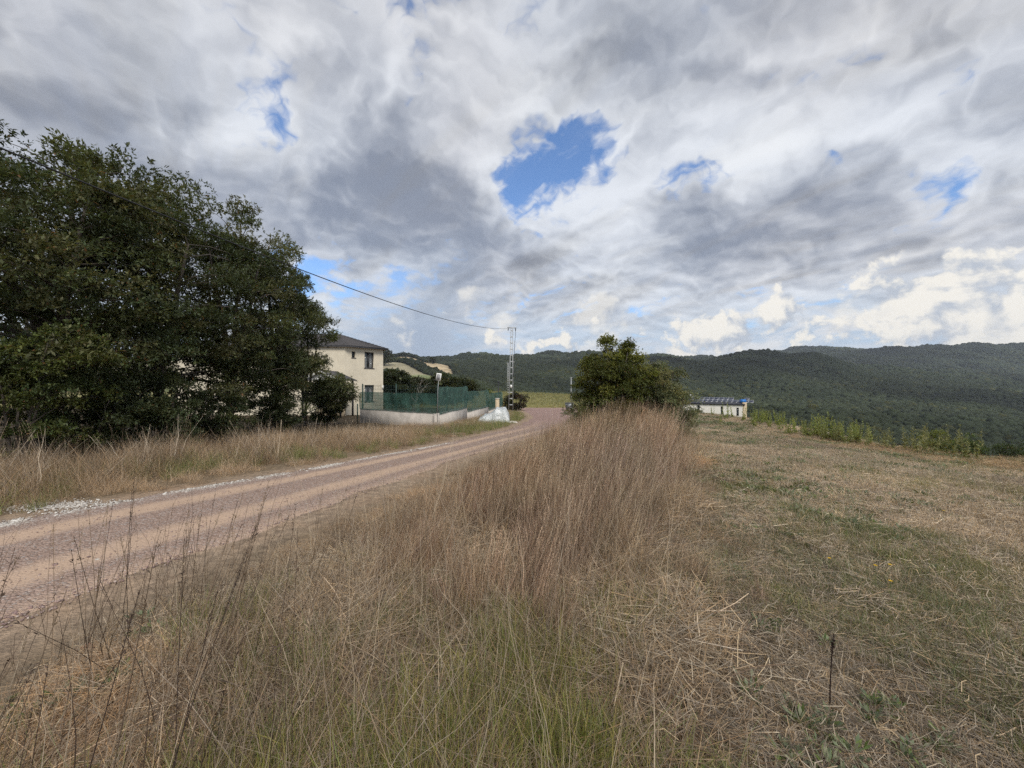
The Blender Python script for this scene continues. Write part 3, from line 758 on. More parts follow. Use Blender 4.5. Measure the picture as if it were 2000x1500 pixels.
# dark leaning stems in the near left corner
def d_dark(x, y): return sst(-x, .75, 1.3) * sst(x - road_r(y), .3, .8) * sst(-y, -3.4, -2.4) * in_view(x, y, .1)
x7, y7 = sample(3000, -5, -.6, .8, 3.4, d_dark, 1.2)
k = rng.permutation(len(x7))[:46]; x7, y7 = x7[k], y7[k]
put_scatter('dark_dry_stems', src_dark, x7, y7, rng.uniform(.55, 1.0, len(x7)), 'dark thin dry stems leaning over the near road edge', None, .14, 5, wind_rot=True)

# meadow beyond the end of the road
xm, ym = sample(26000, -30, 30, 61.5, 118, lambda x, y: sst(x, -30, -20) * sst(24 - x, 0, 4) * sst(y - 61.5, -.1, .6), 1.0)
k = rng.permutation(len(xm))[:6000]; xm, ym = xm[k], ym[k]
dry = sst(pnoise(xm, ym, .12, 3), .42, .65)[:, None]
tn = np.array([[1.45, 1.15, 1.5]]) * (1 - dry) + np.array([[1.9, 1.45, 1.6]]) * dry
put_scatter('meadow_grass', src_green, xm, ym, rng.uniform(1.3, 2.4, len(xm)), 'pale green meadow grass beyond the end of the road', tn, .2, 6)

# loose stones on the road, white chippings along its left edge
def pebble():
    bm = bmesh.new(); bmesh.ops.create_icosphere(bm, subdivisions=1, radius=1.0)
    for v in bm.verts: v.co *= random.uniform(.65, 1.2)
    V = [tuple(v.co * Vector((1, .8, .55))[0:1][0] if False else (v.co.x, v.co.y * .8, v.co.z * .55)) for v in bm.verts]
    T = [[v.index for v in f.verts] for f in bm.faces]; bm.free()
    return Geo().add(V, None, T, (1, 1, 1))
M['stone'] = foliage('loose_stone', 0.0, 0.85, inst=True, spec=0.2)
src_peb = lib_collection('loose_stone', [pebble() for _ in range(6)], M['stone'])
n = 42000
yp = 2.2 + (26 - 2.2) * rng.uniform(0, 1, n) ** 1.8; tp = rng.uniform(0.0, 1.0, n)
keep = (np.exp(-((tp - .31) / .07) ** 2) + np.exp(-((tp - .735) / .07) ** 2)) < rng.uniform(.15, 1.2, n)
yp, tp = yp[keep], tp[keep]
xp = road_l(yp) * (1 - tp) + road_r(yp) * tp; k = in_view(xp, yp); xp, yp, tp = xp[k], yp[k], tp[k]
cc_ = pick_col(len(xp), [(0.26, 0.18, 0.165), (0.33, 0.245, 0.22), (0.20, 0.14, 0.13), (0.40, 0.33, 0.29), (0.30, 0.22, 0.18)], .2)
s = rng.gamma(3.0, .0020, len(xp)) + .002
P = np.stack([xp, yp, H(xp, yp) + .010], 1)
scatter('road_gravel', src_peb, P, np.stack([s, s, s], 1), rng.uniform(0, 6.28, (len(xp), 3)) * [0, 0, 1], cc_, 'mauve gravel stones loose on the road', 6)
n = 16000
yp = 3.6 + (14 - 3.6) * rng.uniform(0, 1, n) ** 1.3; tp = rng.normal(.065, .05, n)
xp = road_l(yp) * (1 - tp) + road_r(yp) * tp; k = in_view(xp, yp) & (pnoise(xp, yp, 5.2, 3) > rng.uniform(.1, .8, n)) & (tp > 0); xp, yp = xp[k], yp[k]
hx, hy = rng.normal(-6.6, .55, 1400), rng.normal(5.75, .16, 1400); k = hx < road_l(hy); hx, hy = hx[k], hy[k]     # spilt heap by the edge
xp, yp = np.concatenate([xp, hx]), np.concatenate([yp, hy])
s = rng.gamma(3.0, .0028, len(xp)) + .003
P = np.stack([xp, yp, H(xp, yp) + .012], 1)
scatter('white_chippings', src_peb, P, np.stack([s, s, s], 1), rng.uniform(0, 6.28, (len(xp), 3)) * [0, 0, 1], pick_col(len(xp), [(.47, .43, .38), (.36, .32, .275), (.58, .55, .50)], .2), 'white stone chippings along the left road edge', 6)

# ------------------------------------------------------------------ the far woods
def far_crown(sub, seed):
    bm = bmesh.new(); bmesh.ops.create_icosphere(bm, subdivisions=sub, radius=1.0)
    V = []; C_ = []
    for v in bm.verts:
        p_ = v.co.copy(); q = p_ * 1.6 + Vector((seed * 7.1, seed * 3.3, 0))
        r = 1 + .30 * mnoise.noise(q) + .22 * mnoise.noise(q * 2.6) + .14 * mnoise.noise(q * 5.5)
        V.append((p_.x * r, p_.y * r, p_.z * r * .85)); k = .8 + .5 * mnoise.noise(q * 4.0)
        C_.append((k, k, k))
    T = [[v.index for v in f.verts] for f in bm.faces]; bm.free()
    return Geo().add(V, None, T, np.array(C_))
src_far = lib_collection('woodland_crown', [far_crown(3, i + 1) for i in range(7)], M['crown'])
PX, PY, PS = [], [], []
for y0, y1, sp_ in ((205, 330, 5.0), (330, 620, 5.4), (620, 1150, 6.2), (1150, 2100, 9.0), (2100, 2900, 14.0)):
    ny = int((y1 - y0) / sp_); wid = 1.55 * y1
    gx, gy = np.meshgrid(np.arange(-wid, wid, sp_), y0 + np.arange(ny) * sp_)
    gx = gx.ravel() + rng.uniform(-.48, .48, gx.size) * sp_; gy = gy.ravel() + rng.uniform(-.48, .48, gy.size) * sp_
    u = 1000 + F * gx / gy; k = (u > 700) & (u < 2120) & (gy < 4000)
    gx, gy, u = gx[k], gy[k], u[k]
    tan, slope, green, brown, near, clear = field_masks(gx, gy)
    k = ~(tan | slope | green | brown | near | clear) & ~((u < 1130) & (gy < 300))
    PX.append(gx[k]); PY.append(gy[k]); PS.append(np.full(k.sum(), sp_))
fx, fy, fs = np.concatenate(PX), np.concatenate(PY), np.concatenate(PS)
r = fs * rng.uniform(.5, .85, len(fx)); lone = rng.uniform(0, 1, len(fx)) < .05; r[lone] *= 1.3
P = np.stack([fx, fy, far_h(fx, fy) + r * rng.uniform(.2, .8, len(fx)) + 2.5], 1)
ptch = pnoise(fx, fy, .018, 2); pt2 = pnoise(fx, fy, .006, 5)
tint = np.stack([.036 + .018 * ptch, .046 + .020 * ptch, .026 + .008 * ptch], 1) * (.46 + .80 * pt2)[:, None] * rng.uniform(.80, 1.2, (len(fx), 1)) * (1 - .35 * sst(pnoise(fx, fy, .011, 9), .58, .74))[:, None]  # last factor paints the shade of folds and ravines into the crown tint
warm = rng.uniform(0, 1, len(fx)) < .07; tint[warm] *= (1.5, 1.25, .9)
scatter('far_woods', src_far, P, np.stack([r, r, r * rng.uniform(.8, 1.25, len(fx))], 1), rng.uniform(0, 6.28, (len(fx), 3)) * [0, 0, 1], tint, 'dense green oak woods covering the hills across the valley', 7)
print('woods', len(fx))

# ------------------------------------------------------------------ buildings
M['render_wall'] = simple('cream_render', (0.66, 0.59, 0.46), 0.9, var=0.06, scale=1.4, bumps=0.25, spec=0.2)
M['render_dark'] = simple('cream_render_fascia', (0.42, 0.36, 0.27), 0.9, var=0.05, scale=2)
M['slate'] = simple('grey_shingle', (0.105, 0.098, 0.098), 0.85, var=0.25, scale=9, bumps=0.4, spec=0.25)
M['anthracite'] = simple('anthracite_frame', (0.028, 0.028, 0.032), 0.5)
M['curtain'] = simple('white_curtain', (0.62, 0.62, 0.60), 0.9, var=0.08, scale=20)
M['concrete'] = simple('pale_concrete', (0.50, 0.455, 0.405), 0.9, var=0.14, scale=2.2, bumps=0.3, spec=0.2)
M['white'] = simple('white_paint', (0.80, 0.79, 0.74), 0.75, var=0.04, scale=3)
M['white_wall'] = simple('white_render', (0.82, 0.78, 0.70), 0.9, var=0.05, scale=1.0)
M['green_steel'] = simple('dark_green_steel', (0.012, 0.040, 0.030), 0.5, var=0.15)
M['galv'] = simple('galvanised_steel', (0.42, 0.43, 0.43), 0.55, metal=0.35, var=0.12, scale=8)
M['black'] = simple('black_rubber', (0.014, 0.014, 0.015), 0.6)
M['blue'] = simple('blue_plastic', (0.02, 0.17, 0.52), 0.45, var=0.1)
M['stone_beige'] = simple('beige_stone', (0.50, 0.40, 0.27), 0.9, var=0.15, scale=5, bumps=0.3)
M['panel'] = simple('solar_cell', (0.018, 0.022, 0.045), 0.25, var=0.1)
M['alu'] = simple('panel_frame', (0.50, 0.51, 0.53), 0.45, metal=0.2)
m_, t, b = new_mat('window_glass')
b.inputs['Base Color'].default_value = (0.10, 0.12, 0.13, 1); b.inputs['Roughness'].default_value = 0.08; b.inputs['Alpha'].default_value = 0.28
M['glass'] = m_

def on_wall(A, B, s, z, d=0.0):
    """point on the wall line A->B at fraction s, height z, d metres outside (towards the viewer's side)"""
    A, B = np.array(A, float), np.array(B, float); v = B - A; L = np.linalg.norm(v); v /= L
    n_ = np.array([v[1], -v[0]])
    p_ = A + v * L * s + n_ * d
    return np.array([p_[0], p_[1], z])
def wall_with_holes(g_, A, B, z0, z1, holes, depth=0.22):
    """wall face A->B with rectangular openings (s0,s1,za,zb) and their reveals"""
    L = np.linalg.norm(np.array(B, float) - np.array(A, float))
    ss_ = sorted({0.0, 1.0, *[h_[0] for h_ in holes], *[h_[1] for h_ in holes]}); zz = sorted({z0, z1, *[h_[2] for h_ in holes], *[h_[3] for h_ in holes]})
    for i in range(len(ss_) - 1):
        for j in range(len(zz) - 1):
            sm, zm = (ss_[i] + ss_[i + 1]) / 2, (zz[j] + zz[j + 1]) / 2
            if any(h_[0] < sm < h_[1] and h_[2] < zm < h_[3] for h_ in holes): continue
            g_.add([on_wall(A, B, ss_[i], zz[j]), on_wall(A, B, ss_[i + 1], zz[j]), on_wall(A, B, ss_[i + 1], zz[j + 1]), on_wall(A, B, ss_[i], zz[j + 1])], [[0, 1, 2, 3]])
    for s0, s1, za, zb in holes:
        c0 = [on_wall(A, B, s0, za), on_wall(A, B, s1, za), on_wall(A, B, s1, zb), on_wall(A, B, s0, zb)]
        c1 = [on_wall(A, B, s0, za, -depth), on_wall(A, B, s1, za, -depth), on_wall(A, B, s1, zb, -depth), on_wall(A, B, s0, zb, -depth)]
        g_.add(c0 + c1, [[0, 4, 5, 1], [1, 5, 6, 2], [2, 6, 7, 3], [3, 7, 4, 0]])
def window(parent, A, B, s0, s1, za, zb, mull=1, depth=0.22, sill=True, curtain=True):
    L = np.linalg.norm(np.array(B, float) - np.array(A, float)); fw = 0.07 / L; f = 0.07
    def bar(g_, a0, a1, z0, z1, d0, d1):
        P_ = [on_wall(A, B, s_, z_, d_) for z_ in (z0, z1) for (s_, d_) in ((a0, d0), (a1, d0), (a1, d1), (a0, d1))]
        g_.hexa(P_)
    g_ = Geo(); d0, d1 = -depth + .10, -depth + .02
    bar(g_, s0, s0 + fw, za, zb, d0, d1); bar(g_, s1 - fw, s1, za, zb, d0, d1)
    bar(g_, s0 + fw, s1 - fw, za, za + f, d0, d1); bar(g_, s0 + fw, s1 - fw, zb - f, zb, d0, d1)
    for k_ in range(mull):
        c_ = s0 + (s1 - s0) * (k_ + 1) / (mull + 1); bar(g_, c_ - fw, c_ + fw, za + f, zb - f, d0, d1)
    w_ = g_.build('window', M['anthracite'], parent)
    g_ = Geo(); bar(g_, s0, s1, za, zb, d1 + .02, d1 + .012); g_.build('pane', M['glass'], w_)
    if curtain:
        g_ = Geo(); n_ = 26; S_ = np.linspace(s0, s1, n_); D_ = d1 - .10 + .02 * np.sin(np.arange(n_) * 1.9)
        lo = np.array([on_wall(A, B, a_, za, b_) for a_, b_ in zip(S_, D_)]); hi = np.array([on_wall(A, B, a_, zb, b_) for a_, b_ in zip(S_, D_)])
        keep_ = [i for i in range(n_ - 1) if not (0.40 < (i + .5) / (n_ - 1) < 0.52)] if mull else list(range(n_ - 1))
        g_.add(np.vstack([lo, hi]), [[i, i + 1, n_ + i + 1, n_ + i] for i in keep_]); g_.build('curtain', M['curtain'], w_)
    if sill:
        g_ = Geo(); bar(g_, s0 - .06 / L, s1 + .06 / L, za - .06, za - .001, .06, -depth + .11); g_.build('sill', M['slate'], w_)
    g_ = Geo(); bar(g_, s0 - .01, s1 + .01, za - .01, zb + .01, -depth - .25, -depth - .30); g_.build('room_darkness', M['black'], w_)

# two-storey cream house behind the trees
A, B, C_ = (-31.0, 36.0), (-15.5, 36.0), (-13.05, 39.4)
D_ = (C_[0] - .8 * 8, C_[1] + .6 * 8); E_ = (-31.0, 45.0)
zb_, ze = -2.2, 5.0
house = thing('house', 'cream two storey house with grey hipped roof behind the oaks', 'house', (-22, 40, zb_))
def hpart(g_, nm, mat, par=house, sm=False):
    o = g_.build(nm, mat, par, sm); o.matrix_parent_inverse = par.matrix_world.inverted() if False else o.matrix_parent_inverse
    return o
house.location = (0, 0, 0)
def uz(v, y): return zat(v, y)
yw = lambda s: B[1] + (C_[1] - B[1]) * s
def s_of_u(u, A_, B_):      # fraction along a wall line where a photo column crosses it
    k_ = (u - 1000) / F
    return (k_ * A_[1] - A_[0]) / ((B_[0] - A_[0]) - k_ * (B_[1] - A_[1]))
s_w0, s_w1 = s_of_u(712, B, C_), s_of_u(730, B, C_); s_s0, s_s1 = s_of_u(687, B, C_), s_of_u(694, B, C_)
yu = yw((s_w0 + s_w1) / 2); ysm = yw((s_s0 + s_s1) / 2)
holes = [(s_w0, s_w1, uz(719, yu), uz(688, yu)), (s_w0, s_w1, uz(784, yu), uz(752, yu)), (s_s0, s_s1, uz(698.5, ysm), uz(686.5, ysm))]
g = Geo(); wall_with_holes(g, B, C_, zb_, ze, holes); g.build('wall', M['render_wall'], house)
hl = [(s_of_u(440, A, B), s_of_u(463, A, B), uz(783, 36), uz(753, 36))]
g = Geo(); wall_with_holes(g, A, B, zb_, ze, hl); g.build('wall', M['render_wall'], house)
for P0, P1 in ((C_, D_), (D_, E_), (E_, A)):
    g = Geo(); wall_with_holes(g, P0, P1, zb_, ze, []); g.build('wall', M['render_wall'], house)
window(house, B, C_, *holes[0]); window(house, B, C_, *holes[1]); window(house, B, C_, *holes[2], mull=0, curtain=False)
window(house, A, B, *hl[0], mull=1)
def off(P, c, k_):
    v = np.array(P, float) - np.array(c, float); return tuple(np.array(P) + v / np.linalg.norm(v) * k_)
ctr = (-21.5, 40.2)
ea = [off(p_, ctr, .55) for p_ in (A, B, C_, D_, E_)]
R1, R2 = (-26.6, 40.4, 6.85), (-17.95, 40.3, 6.78)
g = Geo()
e0 = [(p_[0], p_[1], ze + .16) for p_ in ea]; e1 = [(p_[0], p_[1], ze + .02) for p_ in ea]
g.add(e0 + [R1, R2], [[0, 1, 6, 5]], [[1, 2, 6], [2, 3, 6], [4, 0, 5]]); g.add(e0 + [R1, R2], [[3, 4, 5, 6]])
roof = g.build('roof', M['slate'], house)
g = Geo(); n = len(ea)
g.add(e0 + e1, [[i, n + i, n + (i + 1) % n, (i + 1) % n] for i in range(n)]); g.build('gutter', M['anthracite'], roof)
g = Geo(); inn = [(*off(p_, ctr, -.02), ze + .0) for p_ in (A, B, C_, D_, E_)]
g.add(e1 + inn, [[i, (i + 1) % n, n + (i + 1) % n, n + i] for i in range(n)]); g.build('soffit', M['render_dark'], roof)
# shingle courses on the two visible slopes
for (a0, a1, b0, b1) in ((e0[0], e0[1], R1, R2), (e0[1], e0[2], R2, R2)):
    a0, a1, b0, b1 = (np.array(k_, float) for k_ in (a0, a1, b0, b1))
    nn_ = np.cross(a1 - a0, b1 - a0); nn_ /= np.linalg.norm(nn_); nn_ *= np.sign(nn_[2])
    for i in range(14):
        f0, f1 = i / 14, (i + 1.0) / 14 - .002
        l0, r0, l1, r1 = a0 + (b0 - a0) * f0, a1 + (b1 - a1) * f0, a0 + (b0 - a0) * f1, a1 + (b1 - a1) * f1
        g = Geo(); g.hexa([l0 + nn_ * .004, r0 + nn_ * .004, r1 + nn_ * .004, l1 + nn_ * .004, l0 + nn_ * .045, r0 + nn_ * .045, r1 + nn_ * .012, l1 + nn_ * .012])
        g.build('shingle_course', M['slate'], roof)
g = Geo(); p_ = on_wall(B, C_, s_of_u(747, B, C_), uz(756, 39), .06); g.cbox(p_, (.16, .12, .34)); g.build('wall_lamp', M['white'], house)

# little gabled garden shelter in front of the house
yS = 31.0
shed = thing('garden_shelter', 'small garden shelter with a grey gabled roof in front of the cream house', 'shelter', (at(628, yS), yS, H1(at(628, yS), yS)))
zs0 = -shed.location.z
w2 = (at(671, yS) - at(585, yS)) / 2
zp, zev = uz(723, yS) + zs0, uz(742, yS) + zs0
for sx in (-1, 1):
    for sy in (0, 2.4):
        g = Geo(); g.cbox((sx * (w2 - .25), sy, zev / 2), (.12, .12, zev)); g.build('post', M['anthracite'], shed)
    g = Geo(); x0 = sx * w2
    g.hexa([(0, -.3, zp - .06), (x0, -.3, zev - .06), (x0, 2.7, zev - .06), (0, 2.7, zp - .06), (0, -.3, zp), (x0, -.3, zev), (x0, 2.7, zev), (0, 2.7, zp)]); g.build('roof_slope', M['slate'], shed)
    g = Geo(); g.beam((0, -.32, zp - .12), (x0, -.32, zev - .12), .05, .16); g.build('barge_board', M['white'], shed)
g = Geo(); g.add([(-w2 + .3, -.1, zev - .03), (w2 - .3, -.1, zev - .03), (0, -.1, zp - .15)], None, [[0, 1, 2]]); g.add([(-w2 + .3, -.04, zev - .03), (w2 - .3, -.04, zev - .03), (0, -.04, zp - .15)], None, [[2, 1, 0]]); g.build('gable_board', M['curtain'], shed)
g = Geo(); g.cbox((0, 1.6, .36), (2 * w2 - 1.2, .5, .72)); g.build('counter', M['stone_beige'], shed)

# ------------------------------------------------------------------ garden wall, fence and shade netting
m_, t, b = new_mat('shade_net'); p = gen_pos(t)
wv = noise(t, p, 2.4, 4, 0.6); st = noise(t, vmath(t, 'MULTIPLY', p, (4.0, 4.0, 26.0)), 1.0, 4, 0.6)
c = mixc(t, smooth(wv * 0.6 + st * 0.5, 0.35, 0.75), (0.022, 0.068, 0.054), (0.060, 0.140, 0.110)); t.links.new(c.s, b.inputs['Base Color'])
b.inputs['Roughness'].default_value = 0.7; b.inputs['Alpha'].default_value = 0.86
t.links.new((smooth(wv, 0.3, 0.7) * 0.18 + 0.62).s, b.inputs['Alpha'])
M['net'] = m_
CN = (at(853, 21.0), 21.0); LE = (at(703, 25.2), 25.2); S1 = (at(912.5, 27.0), 27.0); S2 = (at(954, 33.2), 33.2); S3 = (at(981, 39.5), 39.5)
gw = thing('garden_wall', 'low pale concrete garden wall stepping down beside the road', 'wall', (0, 0, 0))
def wall_run(P0, P1, zt, nm, zbot=None):
    P0, P1 = np.array(P0, float), np.array(P1, float); v = P1 - P0; L = np.linalg.norm(v); v /= L; n_ = np.array([v[1], -v[0]])
    lo = min(H1(*P0), H1(*P1)) - .4 if zbot is None else zbot
    g_ = Geo(); o_ = P0 - n_ * .20
    g_.box((o_[0], o_[1], lo), (v[0] * L, v[1] * L, 0), (n_[0] * .20, n_[1] * .20, 0), (0, 0, zt - lo)); return g_.build(nm, M['concrete'], gw)
wall_run(LE, CN, 0.02, 'wall_section'); wall_run(np.array(CN) + (.002, .01), S1, 0.0, 'wall_section'); wall_run(S1, S2, -0.29, 'wall_section'); wall_run(S2, S3, -0.60, 'wall_section')
def fence_run(label, P0, P1, zt, posts, net0, net1, wire_top, group):
    """posts on the wall, welded wires, and a strip of netting tied in front"""
    P0, P1 = np.array(P0, float), np.array(P1, float); v = P1 - P0; L = np.linalg.norm(v); v /= L; n_ = np.array([v[1], -v[0]])
    f = thing('mesh_fence', label, 'fence', (0, 0, 0), group=group)
    for s_ in posts:
        q = P0 + v * L * s_ - n_ * .10
        g_ = Geo(); g_.cbox((q[0], q[1], (zt + wire_top + .06) / 2), (.06, .06, wire_top + .06 - zt), math.atan2(v[1], v[0])); g_.build('post', M['green_steel'], f)
    k_ = 0
    for z_ in np.arange(zt + .06, wire_top, .20):
        q0, q1 = P0 - n_ * .10, P1 - n_ * .10
        g_ = Geo(); g_.tube([(q0[0], q0[1], z_), (q1[0], q1[1], z_)], .006, 4); g_.build('horizontal_wire', M['green_steel'], f)
    g_ = Geo()
    for s_ in np.arange(.1, L, .16):
        q = P0 + v * s_ - n_ * .10; g_.beam((q[0], q[1], zt + .04), (q[0], q[1], wire_top), .007)
    kind(g_.build('vertical_wires', M['green_steel'], f), 'stuff')
    ns, nz = int(L / .12) + 2, 9
    S_, Z_ = np.meshgrid(np.linspace(0, L, ns), np.linspace(0, 1, nz))
    bil = .085 + (.03 * np.sin(S_ * 3.1 + Z_ * 2) + .025 * np.sin(S_ * 7.3 + 1)) * np.sin(Z_ * 3.14)
    top = net1 + .02 * np.sin(S_ * 1.3) ; bot = net0 - .05 - .012 * np.sin(S_ * 1.7 + .5)
    X_ = P0[0] + v[0] * S_ + n_[0] * bil - n_[0] * .06; Y_ = P0[1] + v[1] * S_ + n_[1] * bil - n_[1] * .06
    a_ = (np.arange(nz - 1)[:, None] * ns + np.arange(ns - 1)[None]).ravel()
    g_ = Geo(); g_.add(np.stack([X_, Y_, bot + (top - bot) * Z_], -1).reshape(-1, 3), np.stack([a_, a_ + 1, a_ + ns + 1, a_ + ns], 1)); g_.build('shade_net', M['net'], f, True)
    return f
fg = 'netted fences on the garden wall'
fence_run('fence with low green netting and bare wire above, facing the cream house', LE, CN, .02, (.02, .50, .995), .03, 1.08, 1.55, fg)
fence_run('fence with tall green netting on the wall corner below the notice board', CN, S1, .0, (.33, .97), -.02, 1.42, 1.42, fg)
fence_run('middle green netted fence panel one step down the garden wall', S1, S2, -.29, (.03, .97), -.30, 1.08, 1.10, fg)
fence_run('lowest green netted fence panel beside the plastic covered pile', S2, S3, -.60, (.05, .97), -.62, .80, .82, fg)
# lower fence running back from the wall's far end
q = (LE[0] - .12, LE[1] - .1)
gp = Geo(); gp.cbox((q[0], q[1], (H1(*q) - .1 + .32) / 2), (.06, .06, .32 - H1(*q) + .1))
tag(gp.build('fence_post', M['green_steel']), 'short dark green post at the end of the pale wall by the oaks', 'post')

# notice board on the corner post
sg = thing('notice_board', 'white notice sheet on a leaning rod above the netted corner', 'sign', (CN[0] + .04, CN[1] - .02, 0.0))
g = Geo(); g.tube([(0, 0, -.5), (.02, 0, 1.2), (.10, 0, 2.18)], .014, 6); g.build('rod', M['galv'], sg)
g = Geo(); g.cbox((0, 0, 0), (.27, .02, .40)); bo = g.build('board', M['white'], sg); bo.location = (.07, -.03, 1.98); bo.rotation_euler = (0, rad(9), 0)
m_, t, b = new_mat('faded_print'); p = obj_co(t)
ln_ = noise(t, vmath(t, 'MULTIPLY', p, (60.0, 1.0, 110.0)), 1.0, 2, 0.5)
c = mixc(t, smooth(ln_, 0.42, 0.6), (0.16, 0.16, 0.17), (0.50, 0.50, 0.50)); t.links.new(c.s, b.inputs['Base Color']); b.inputs['Roughness'].default_value = 0.7
g = Geo(); g.cbox((0, -.012, 0), (.17, .003, .30)); g.build('print', m_, bo)

# ------------------------------------------------------------------ plastic covered pile and the stone post behind it
yp_ = 26.0; x0, x1 = at(932, yp_), at(996, yp_); zg = H1((x0 + x1) / 2, yp_)
m_, t, b = new_mat('plastic_sheet'); p = obj_co(t)
n1_ = noise(t, p, 5.0, 6, 0.65, 0.8)
c = mixc(t, smooth(n1_, 0.35, 0.65), (0.36, 0.39, 0.38), (0.68, 0.70, 0.69)); t.links.new(c.s, b.inputs['Base Color']); b.inputs['Roughness'].default_value = 0.28
bump(t, b, n1_, 0.9, 0.08)
pile = thing('covered_pile', 'building material pile under wrinkled clear plastic beside the lattice pole', 'pile', ((x0 + x1) / 2, yp_, zg))
W_ = x1 - x0; nx, ny_ = 44, 30
SX, SY = np.meshgrid(np.linspace(-1, 1, nx), np.linspace(-1, 1, ny_))
prof = np.interp(SX, [-1, -.88, -.55, -.25, 0, .15, .75, .93, 1], [0, .30, .55, .60, .78, 1.02, 1.0, .62, 0]) * np.interp(np.abs(SY), [0, .75, .93, 1], [1, .97, .55, 0])
wr = np.array([[mnoise.noise(Vector((a_ * 3.5, b_ * 2.5, .3))) + .6 * abs(mnoise.noise(Vector((a_ * 8, b_ * 6, 2)))) for a_ in np.linspace(-1, 1, nx)] for b_ in np.linspace(-1, 1, ny_)])
a_ = (np.arange(ny_ - 1)[:, None] * nx + np.arange(nx - 1)[None]).ravel()
g = Geo(); g.add(np.stack([SX * W_ / 2 + wr * .05, SY * 1.1 + wr * .06, prof * .98 + wr * .10 * np.minimum(prof * 3, 1) - .03], -1).reshape(-1, 3), np.stack([a_, a_ + 1, a_ + nx + 1, a_ + nx], 1)); g.build('plastic_sheet', m_, pile)
for i, (bx_, by_) in enumerate(((W_ / 2 + .10, -.75), (W_ / 2 + .30, -.9), (-.3, -1.2))):
    bm = bmesh.new(); bmesh.ops.create_icosphere(bm, subdivisions=2, radius=1)
    V = [(v.co.x * .22 * (1 + .25 * mnoise.noise(v.co * 2 + Vector((i, 0, 0)))) + bx_, v.co.y * .18 + by_, v.co.z * .13 + .06) for v in bm.verts]; T = [[v.index for v in f_.verts] for f_ in bm.faces]; bm.free()
    g = Geo(); g.add(V, None, T); g.build('weight_stone', M['concrete'], pile)
yq = 31.0
sp_ = thing('gate_pillar', 'square pale stone pillar standing behind the plastic covered pile', 'pillar', (at(971.5, yq), yq, H1(at(971.5, yq), yq)))
hp = uz(778, yq) - sp_.location.z
g = Geo(); g.cbox((0, 0, hp / 2 - .2), (.30, .30, hp + .3)); g.build('shaft', M['stone_beige'], sp_)
g = Geo(); g.cbox((0, 0, hp - .02), (.34, .34, .07)); g.build('cap', M['concrete'], sp_)

# ------------------------------------------------------------------ poles and cable
def lattice_pole(label, x, y, hgt, wb, wt, arm, extra=True, lean=0.0, group='steel lattice power poles'):
    z0 = H1(x, y)
    p_ = thing('power_pole', label, 'pole', (x, y, z0), group=group); p_.rotation_euler = (0, lean, 0)
    for s_ in (-1, 1):
        g_ = Geo(); a_, b_ = (s_ * wb / 2, 0, -.3), (s_ * wt / 2, 0, hgt)
        for dy_ in (-.05, .05):
            g_.beam((a_[0], dy_, a_[2]), (b_[0], dy_, b_[2]), .075, .012)
        g_.beam((a_[0] + s_ * .03, 0, a_[2]), (b_[0] + s_ * .03, 0, b_[2]), .012, .095)
        g_.build('leg', M['galv'], p_)
    n_ = 13; zz = hgt * (1 - (1 - np.linspace(.09, .97, n_)) ** 1.0)
    for z_ in zz:
        w_ = wb + (wt - wb) * z_ / hgt
        g_ = Geo(); g_.cbox((0, 0, z_), (max(w_ - .05, .05), .09, .11)); g_.build('rung', M['galv'], p_)
    g_ = Geo(); g_.cbox((arm * .0, 0, hgt + .05), (arm, .10, .09)); g_.build('crossarm', M['galv'], p_)
    if extra:
        for xi in (-.42, .42):
            g_ = Geo(); g_.tube([(xi * arm, 0, hgt), (xi * arm, 0, hgt - .09), (xi * arm, 0, hgt - .18), (xi * arm, 0, hgt - .27)], [.03, .06, .04, .06], 8); g_.build('insulator', M['anthracite'], p_)
        g_ = Geo(); zz = np.linspace(hgt - .25, hgt * .42, 12); xo = np.interp(zz, [hgt * .42, hgt - .25], [wb * .4, .42 * arm])
        g_.tube(np.stack([xo + .02 * np.sin(zz * 3), np.full(12, -.07), zz], 1), .022, 5); g_.build('down_cable', M['anthracite'], p_)
        g_ = Geo(); g_.cbox((0, -.14, hgt * .31), (.20, .14, .34)); g_.build('meter_box', M['white'], p_)
        g_ = Geo(); g_.cbox((.27, -.05, hgt * .60), (.12, .06, .06)); g_.build('clamp', M['white'], p_)
        for z_ in (hgt * .83, hgt * .89, hgt * .945):
            g_ = Geo(); g_.cbox((-.16, -.05, z_), (.10, .05, .05)); g_.build('bracket', M['galv'], p_)
    return p_
YP = 44.0; XP = at(997.5, YP); PH = uz(641, YP) - H1(XP, YP)
lattice_pole('tall grey steel lattice pole carrying the cable beside the red road', XP, YP, PH, .50, .20, 1.0, True, lean=rad(.8))
y2_ = 96.0; lattice_pole('distant steel lattice pole standing behind the tall one', at(992.3, y2_), y2_, uz(709.5, y2_) - H1(at(992.3, y2_), y2_), .55, .2, 1.1, False)
y3_ = 78.0; x3_ = at(1115.5, y3_)
pl = thing('line_post', 'slim pale post with a small crossbar in the meadow by the shrubs', 'pole', (x3_, y3_, H1(x3_, y3_)))
h3 = uz(737, y3_) - H1(x3_, y3_)
g = Geo(); g.tube([(0, 0, -.3), (0, 0, h3)], [.12, .07], 8); g.build('shaft', M['galv'], pl)
g = Geo(); g.cbox((0, 0, h3 - .05), (.62, .08, .07)); g.build('crossbar', M['galv'], pl)
